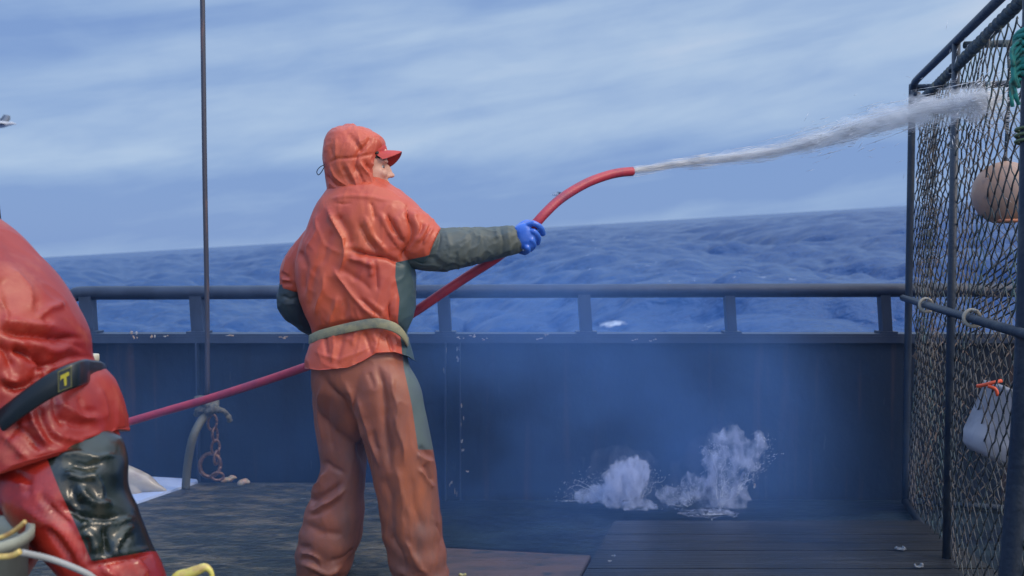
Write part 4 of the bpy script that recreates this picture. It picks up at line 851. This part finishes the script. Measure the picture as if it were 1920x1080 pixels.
bar('frame_bar', [PP(sn+.0, .02, -.02)+Vector((-.03, 0, 0)), PP(sn+.0, .6, -.01), PP(sn+.03, 1.2, 0), PP(sn+.02, 2.6, 0)], .031, k=5)
bar('frame_bar', [PP(PL, .02), PP(PL, TOPZ)], .02)
zb = at(1705, 559, S0.y).z
bar('frame_bar', [PP(-.02, zb, -.025), PP(sm_, zb-.004, -.03), PP(PL, zb-.01, -.025)], .0175)
bar('frame_bar', [PP(0, .03), PP(PL, .03)], .018)
o2 = .83
bar('frame_bar', [PP(0, .03), PP(0, .03, o2)], .018); bar('frame_bar', [PP(0, TOPZ-.02), PP(0, TOPZ-.02, o2)], .018); bar('frame_bar', [PP(0, .03, o2), PP(0, TOPZ, o2)], .018)
bar('frame_bar', [PP(PL, .03), PP(PL, .03, o2)], .018); bar('frame_bar', [PP(PL, TOPZ), PP(PL, TOPZ, o2)], .018); bar('frame_bar', [PP(0, TOPZ, o2), PP(PL, TOPZ, o2)], .018); bar('frame_bar', [PP(PL, .03, o2), PP(PL, TOPZ, o2)], .018); bar('frame_bar', [PP(0, .03, o2), PP(PL, .03, o2)], .018)
# corner gusset
gm = Geo(); gm.tube([PP(.02, TOPZ-.03), PP(.07, TOPZ-.075), PP(.13, TOPZ-.075)], .016, 10, k=3); link('gusset', gm.v, gm.f, potm, pot)
# rope lacing along the top of the net: a thick twisted wrap
wrapm = M('lacing_rope', (.03, .05, .07), .8, noise=[((.10, .11, .09), (20, 20, 20), .5, .65)], bump=[(120, .004)])
def wrap(s0, s1, z0, z1, name='lacing_rope', off=0., pitch=.055, r=.017, rb=.012):
    g = Geo(); n = int((s1-s0)/pitch); A = PP(s0, z0, off); B = PP(s1, z1, off); g.tube([A, B], rb, 10); N_ = n*14; d = (B-A).normalized(); a = d.orthogonal().normalized(); b = d.cross(a)
    pts = [A+(B-A)*(i/N_)+(a*math.cos(i/14*6.283)+b*math.sin(i/14*6.283))*rb*1.15 for i in range(N_+1)]
    g.tube([(*p, r*.62*(1+.25*math.sin(i*.9))) for i, p in enumerate(pts)], r, 8); return link(name, g.v, g.f, wrapm, pot)
NZ = TOPZ-.105
wrap(.02, sm_-.03, NZ-.03, NZ-.0); wrap(sm_+.02, PL-.02, NZ-.0, NZ+.04)
bar('cross_bar', [PP(sm_+.05, at(1795, 90, PP(sm_, 0).y).z, .02), at(1925, 80, 3.7)], .015, wrapm)
netm = M('net_twine', (.045, .055, .06), .75, noise=[((.14, .122, .105), (3, 3, 3), .46, .60), ((.08, .13, .12), (5, 5, 2.5), .52, .66)])
net2m = M('old_twine', (.10, .085, .07), .8, noise=[((.25, .17, .12), (6, 6, 4), .45, .62), ((.05, .08, .09), (5, 5, 5), .5, .66)])
def net(name, s0, s1, z0, z1, cs, cz, r, mt, fn, shear=0., seed=0, sag=.02):
    g = Geo(); ns = int((s1-s0)/cs); nz = int((z1-z0)/cz); rn = np.random.default_rng(seed); pts = {}
    for j in range(nz+1):
        for i in range(ns+1):
            if (i+j) % 2: continue
            s = s0+(s1-s0)*i/ns+rn.normal()*cs*.05; z = z1-(z1-z0)*j/nz+rn.normal()*cz*.06
            bow = sag*.6*math.sin(i*.3+j*.07)+sag*.7*math.sin(j*.25+i*.08+seed)
            pts[i, j] = fn(min(max(s+shear*(z1-z)*.0, s0), s1), z, bow)
    for (i, j), p in pts.items():
        if rn.random() < .985: g.tube([p, p], r, 4) if False else None
        k = r*2.0; g.add([p+Vector(q)*k for q in ((1, 0, 0), (-.5, .8, 0), (-.5, -.8, 0), (0, 0, 1.7), (0, 0, -1.7))], [[0, 1, 3], [1, 2, 3], [2, 0, 3], [1, 0, 4], [2, 1, 4], [0, 2, 4]])
        for di in (-1, 1):
            q = pts.get((i+di, j+1))
            if q is None: continue
            m_ = (p+q)/2+Vector((rn.normal(), rn.normal(), rn.normal()))*cs*.06
            g.tube([p, m_, q], r*(1.25 if di < 0 else .8), 4)
    return link(name, g.v, g.f, mt, pot)
net('netting', .06, PL-.03, .06, NZ-.01, .041, .047, .0026, netm, lambda s, z, b: PP(s, z, .01+b*.6), seed=1)
net('netting', .03, .80, .06, TOPZ-.05, .034, .046, .0024, net2m, lambda s, z, b: PP(.02+b*.8, z, s), seed=2)
net('netting', .1, PL-.1, .2, NZ-.1, .055, .055, .0025, netm, lambda s, z, b: PP(s, z, .79+b), seed=3)
# inner tunnel web leaning across and the gathered brown web behind the far post
def bundle():
    g = Geo(); rn = random.Random(9)
    for k in range(95):
        s = rn.uniform(.03, .16)+rn.gauss(0, .008); z = rn.uniform(.25, 2.08); l = rn.uniform(.12, .3); pts_ = []
        o = rn.uniform(.03, .12)
        for i in range(9): pts_.append(PP(s+.022*((i % 2)*2-1)*rn.uniform(.5, 1)+.01*math.sin(z*5), z-l*i/8, o+rn.gauss(0, .01)))
        g.tube(pts_, .0028, 4)
    return link('gathered_web', g.v, g.f, net2m, pot)
bundle()
def tunnel():
    g = Geo(); rn = random.Random(4)
    for k in range(9):
        t = k/8; A = PP(sm_+.05+.02*k, 1.02+.03*k, .06); B = PP(PL-.35+.04*k, 1.55+.05*k, .45); g.tube([A, (A+B)/2+Vector((0, 0, -.05)), B], .0035, 5, k=4)
    return link('tunnel_web', g.v, g.f, netm, pot)
tunnel()
for px, py in ((1750, 568), (1840, 584)):
    s = s_at(px); c0_ = PP(s, zb-.004, -.028); g = Geo(); a_ = NV; 
    g.tube([c0_+(a_*math.cos(t)+Vector((0, 0, 1))*math.sin(t))*.030+DV*(t-2)*.006 for t in np.linspace(.3, 5.4, 20)], .007, 8)
    g.tube([c0_+Vector((0, 0, .03)), c0_+DV*.07+Vector((0, 0, .032))], .005, 6); link('cream_hitch', g.v, g.f, M('cream_rope', (.42, .36, .27), .8), pot)
greenm = M('green_twine', (.03, .26, .20), .7, noise=[((.05, .12, .09), 40, .5, .6)])
g = Geo(); cc = PP(sn+.02, 0, 0); rn = random.Random(2)
zc = at(1912, 95, cc.y).z
for i in range(9):
    z = zc+.05-.016*i; pts_ = [Vector((cc.x, cc.y, z))+Vector((math.cos(t)*.046, math.sin(t)*.046, .01*math.sin(t*2+i))) for t in np.linspace(0, 6.283, 16)]; g.tube(pts_, .0095, 7)
for i in range(7):
    p = Vector((cc.x-.045, cc.y-.02, zc+.03-.02*i)); g.tube([p, p+Vector((-.02-.01*rn.random(), 0, -.03)), p+Vector((-.03*rn.random(), -.01, -.08-.05*rn.random()))], .006, 6, k=3)
o = link('green_twine', g.v, g.f, greenm); tag(o, 'frayed turquoise green twine wound round the nearest pot post high up', 'twine')
g = Geo(); zc = at(1912, 270, cc.y).z; g.tube([Vector((cc.x+math.cos(t)*.04, cc.y+math.sin(t)*.04, zc+.003*t)) for t in np.linspace(0, 19, 60)], .005, 6)
o = link('olive_twine', g.v, g.f, M('olive_twine', (.14, .17, .08), .8)); tag(o, 'olive twine turns round the nearest pot post below the green twine', 'twine')
# floats and bait jar hanging inside the pot
buoym = M('pinkish_buoy', (.48, .27, .17), .45, noise=[((.38, .25, .19), (7, 7, 7), .45, .65), ((.20, .14, .13), (13, 13, 13), .6, .75)], bump=[(30, .002)])
bu = empty('buoy', tuple(at(1882, 362, 3.32))); tag(bu, 'dull pinkish beige round buoy hanging behind the pot netting', 'buoy')
c = at(1884, 362, 3.32); g = Geo(); rings = []
for z, r_ in ((.118, .012), (.112, .035), (.10, .06), (.075, .088), (.04, .107), (0, .113), (-.04, .107), (-.075, .088), (-.10, .06), (-.112, .035)): rings.append([c+Vector((math.cos(t)*r_, math.sin(t)*r_, z)) for t in np.linspace(0, 6.2832, 37)[:-1]])
g.rings(rings); link('buoy_shell', g.v, g.f, buoym, bu)
g = Geo(); g.tube([c+Vector((0, 0, .11)), c+Vector((0, 0, .15)), c+Vector((.01, 0, .4)), Vector((c.x, c.y, NZ))], .006, 8); link('buoy_rope', g.v, g.f, wrapm, bu)
g = Geo(); g.tube([c+Vector((math.cos(t)*.05, -.06+math.sin(t)*.03, -.105)) for t in np.linspace(0, 6.283, 20)], .006, 7); link('buoy_ring', g.v, g.f, M('orange_trim', (.55, .20, .10), .6), bu)
jar = empty('bait_tub', tuple(at(1870, 790, 3.25))); tag(jar, 'tilted white plastic tub with orange cord behind the lower pot netting', 'tub')
Mj = Matrix.Rotation(R(27), 3, 'Y'); c = at(1893, 800, 3.3); g = Geo(); rings = []
for z, r_ in ((-.14, .09), (-.125, .115), (-.08, .133), (.10, .142), (.103, .148), (.118, .148), (.118, .136), (.09, .134), (-.10, .11)): rings.append([c+Mj @ Vector((math.cos(t)*r_, math.sin(t)*r_, z)) for t in np.linspace(0, 6.2832, 37)[:-1]])
g.rings(rings); link('tub_wall', g.v, g.f, M('dull_white_plastic', (.42, .40, .41), .5, noise=[((.30, .29, .31), (8, 8, 8), .45, .65)]), jar)
orm = M('orange_cord', (.75, .10, .035), .5)
g = Geo(); g.tube([at(1832, 724, 3.16), at(1845, 722, 3.14), at(1860, 718, 3.12), at(1878, 714, 3.12)], .0065, 8, k=4); g.tube([at(1852, 724, 3.12), at(1866, 729, 3.11), at(1871, 742, 3.11)], .006, 8, k=3); link('handle_cord', g.v, g.f, orm, jar)

# ================================================================== GULLS
def gull(loc, s, yaw, roll, label):
    r_ = empty('gull', loc); tag(r_, label, 'gull', 'gulls flying over the sea')
    Mx = Matrix.Rotation(yaw, 3, 'Z') @ Matrix.Rotation(roll, 3, 'X'); T = lambda *p: Vector(loc)+Mx @ Vector(p)*s
    g = Geo(); g.tube([(*T(-.30, 0, 0), .006*s), (*T(-.20, 0, .005), .03*s), (*T(-.05, 0, 0), .062*s), (*T(.08, 0, 0), .066*s), (*T(.19, 0, .015), .042*s), (*T(.25, 0, .025), .034*s), (*T(.29, 0, .022), .02*s), (*T(.34, 0, .012), .006*s)], .05, 14, k=3)
    link('body', g.v, g.f, M('gull_white', (.42, .45, .5), .7), r_)
    for q in (-1, 1):
        v = []; 
        for u in np.linspace(0, 1, 9):
            y = q*(.04+.62*u); z = .05*math.sin(u*3.1)+.07*u; xc = .07+.05*math.sin(u*2.6)-.13*u*u; ch_ = .085*(1-u**2.2)+.006
            for dx_, dz_ in ((ch_, 0), (0, .012*(1-u)), (-ch_, 0), (0, -.006*(1-u))): v.append(T(xc+dx_, y, z+dz_))
        f = [[i*4+j, i*4+(j+1) % 4, i*4+4+(j+1) % 4, i*4+4+j] for i in range(8) for j in range(4)]+[[3, 2, 1, 0], [32, 33, 34, 35]]
        link('wing', v, f, M('gull_grey', (.10, .12, .16), .7), r_)
gull(tuple(at(-6, 233, 17)), 1.0, R(15), R(18), 'larger gull flying at the left picture edge with one dark wing showing')
gull(tuple(at(1050, 365, 30)), 1.0, R(-25), R(5), 'small distant gull flying just left of the curved hose above the glove')

# ================================================================== SPLASHES ON THE DECK
def splash(label, blobs, jets, seed, dens, loc):
    r_ = empty('splash', tuple(loc)); tag(r_, label, 'splash', 'splashes of water on the deck')
    g = Geo(); rs = random.Random(seed)
    for px, py, Y, rx, ry, d in blobs: g.ell(at(px, py, Y), (rx*Y/F, d, ry*Y/F), 24, 16)
    v, n_, f = g.remesh(.012, 1)
    q = fbm(v*np.array([16, 16, 10])+seed, 4); q2 = 1-np.abs(vnoise(v*np.array([38, 30, 22])+seed*3)); v = v+n_*(q*.030+q2**2*.030-.018)[:, None]; v[:, 2] = np.maximum(v[:, 2], .055)
    link('spray_cloud', v, f, vol_material('splash_volume', (.88, .90, 1.0), dens, (24, 24, 15), .38, .64, aniso=-.25)[0], r_)
    g = Geo()
    for px, py, Y, rx, ry, d in blobs: g.ell(at(px, py-6, Y), (rx*1.55*Y/F, d*1.6, ry*1.45*Y/F), 24, 16)
    v, n_, f = g.remesh(.02, 3); v = v+n_*(fbm(v*np.array([9, 9, 7])+seed, 3)*.05)[:, None]; v[:, 2] = np.maximum(v[:, 2], .056); v[:, 1] = np.minimum(v[:, 1], WY-.06)
    link('fine_spray', v, f, vol_material('fine_spray_volume', (.85, .90, 1.0), 1.1, (13, 13, 9), .40, .66)[0], r_)
    g = Geo()
    for px, py, Y, ang, spread, reach, num in jets:
        o = at(px, py, Y)
        for k in range(int(num*.5)):
            a = ang+rs.gauss(0, spread); v0 = reach*rs.uniform(.25, 1)**.8; vx, vz = math.sin(a)*v0, math.cos(a)*v0; vy = rs.gauss(0, .10)*v0
            t = rs.uniform(.15, 1.0); tt = t
            p = o+Vector((vx*tt, vy*tt, vz*tt-.35*v0*tt*tt)); d = Vector((vx, vy, vz-.7*v0*tt))
            p.z = max(p.z, .06)
            streak(g, p, d+Vector((rs.gauss(0, .15), 0, rs.gauss(0, .15))), rs.uniform(.004, .018), rs.uniform(.0005, .0011))
        for k in range(num//220):       # torn strings of water
            a = ang+rs.gauss(0, spread*1.1); v0 = reach*rs.uniform(.5, 1.05); pts_ = []; w_ = rs.uniform(0, 6)
            for i in range(8):
                tt = .2+.8*i/7; pts_.append((*(o+Vector((math.sin(a)*v0*tt+.008*math.sin(i*1.3+w_), .1*math.sin(w_)*tt*v0, math.cos(a)*v0*tt-.35*v0*tt*tt+.008*math.cos(i*1.7+w_)))), rs.uniform(.0005, .0014)*(1.2-i/8)))
            g.tube(pts_, .002, 5, k=3)
    o_ = link('droplets', g.v, g.f, softm, r_); o_['kind'] = 'stuff'
splash('left low white splash bursting against the foot of the bulwark', [(1172, 905, 4.55, 42, 48, .09), (1195, 885, 4.55, 26, 34, .07), (1150, 930, 4.55, 40, 22, .08), (1105, 930, 4.6, 30, 14, .05), (1190, 950, 4.5, 50, 12, .07)],
       [(1165, 955, 4.58, .05, .38, .36, 900), (1160, 950, 4.6, -.75, .25, .42, 700), (1100, 945, 4.6, -.25, .5, .24, 350), (1200, 945, 4.55, .25, .15, .34, 350), (1090, 945, 4.6, -1.1, .3, .15, 150)], 3, 40, ground(1170, 955))
splash('right tall thin white splash leaning to the right above the hatch boards', [(1362, 830, 4.5, 34, 24, .06), (1345, 860, 4.5, 38, 30, .045), (1355, 915, 4.5, 48, 50, .045), (1395, 860, 4.5, 30, 40, .035), (1300, 905, 4.5, 34, 24, .045), (1260, 930, 4.5, 34, 20, .05), (1330, 972, 4.4, 58, 13, .07), (1425, 830, 4.5, 14, 24, .025)],
       [(1350, 968, 4.42, .06, .14, .52, 900), (1375, 940, 4.45, .42, .10, .50, 600), (1345, 860, 4.5, -.1, .5, .16, 300), (1300, 950, 4.45, -.5, .5, .24, 450), (1340, 985, 4.36, -.2, .9, .10, 350), (1430, 830, 4.5, .2, .6, .08, 120)], 5, 22, ground(1340, 980))

# ================================================================== THE SEA MIST DRIFTING OVER THE DECK
mt, t, pv = vol_material('mist', (.22, .47, 1.0), .85, (.9, .8, 1.1), .36, .72, 0.)
g_ = t.nodes.new('ShaderNodeNewGeometry'); sp = t.nodes.new('ShaderNodeSeparateXYZ'); t.links.new(g_.outputs['Position'], sp.inputs[0])
def mr_(sock, a, b, c=1., d=0.):
    m_ = t.nodes.new('ShaderNodeMapRange'); m_.interpolation_type = 'SMOOTHSTEP'; t.links.new(sock, m_.inputs[0]); m_.inputs[1].default_value = a; m_.inputs[2].default_value = b; m_.inputs[3].default_value = c; m_.inputs[4].default_value = d; return m_.outputs[0]
cur = pv.inputs['Density'].links[0].from_socket
for fac in (mr_(sp.outputs[2], .75, 1.5), mr_(sp.outputs[0], -1.0, .4, .22, 1.), mr_(sp.outputs[0], .95, 1.6, 1., .03), mr_(sp.outputs[1], 2.9, 4.5, .08, 1.15)):
    m_ = t.nodes.new('ShaderNodeMath'); m_.operation = 'MULTIPLY'; t.links.new(cur, m_.inputs[0]); t.links.new(fac, m_.inputs[1]); cur = m_.outputs[0]
t.links.new(cur, pv.inputs['Density'])
g = Geo(); g.box((-2.6, 2.6, .065), (2.35, 4.78, 1.8)); o = link('mist', g.v, g.f, mt, smooth=False); tag(o, kind='stuff')
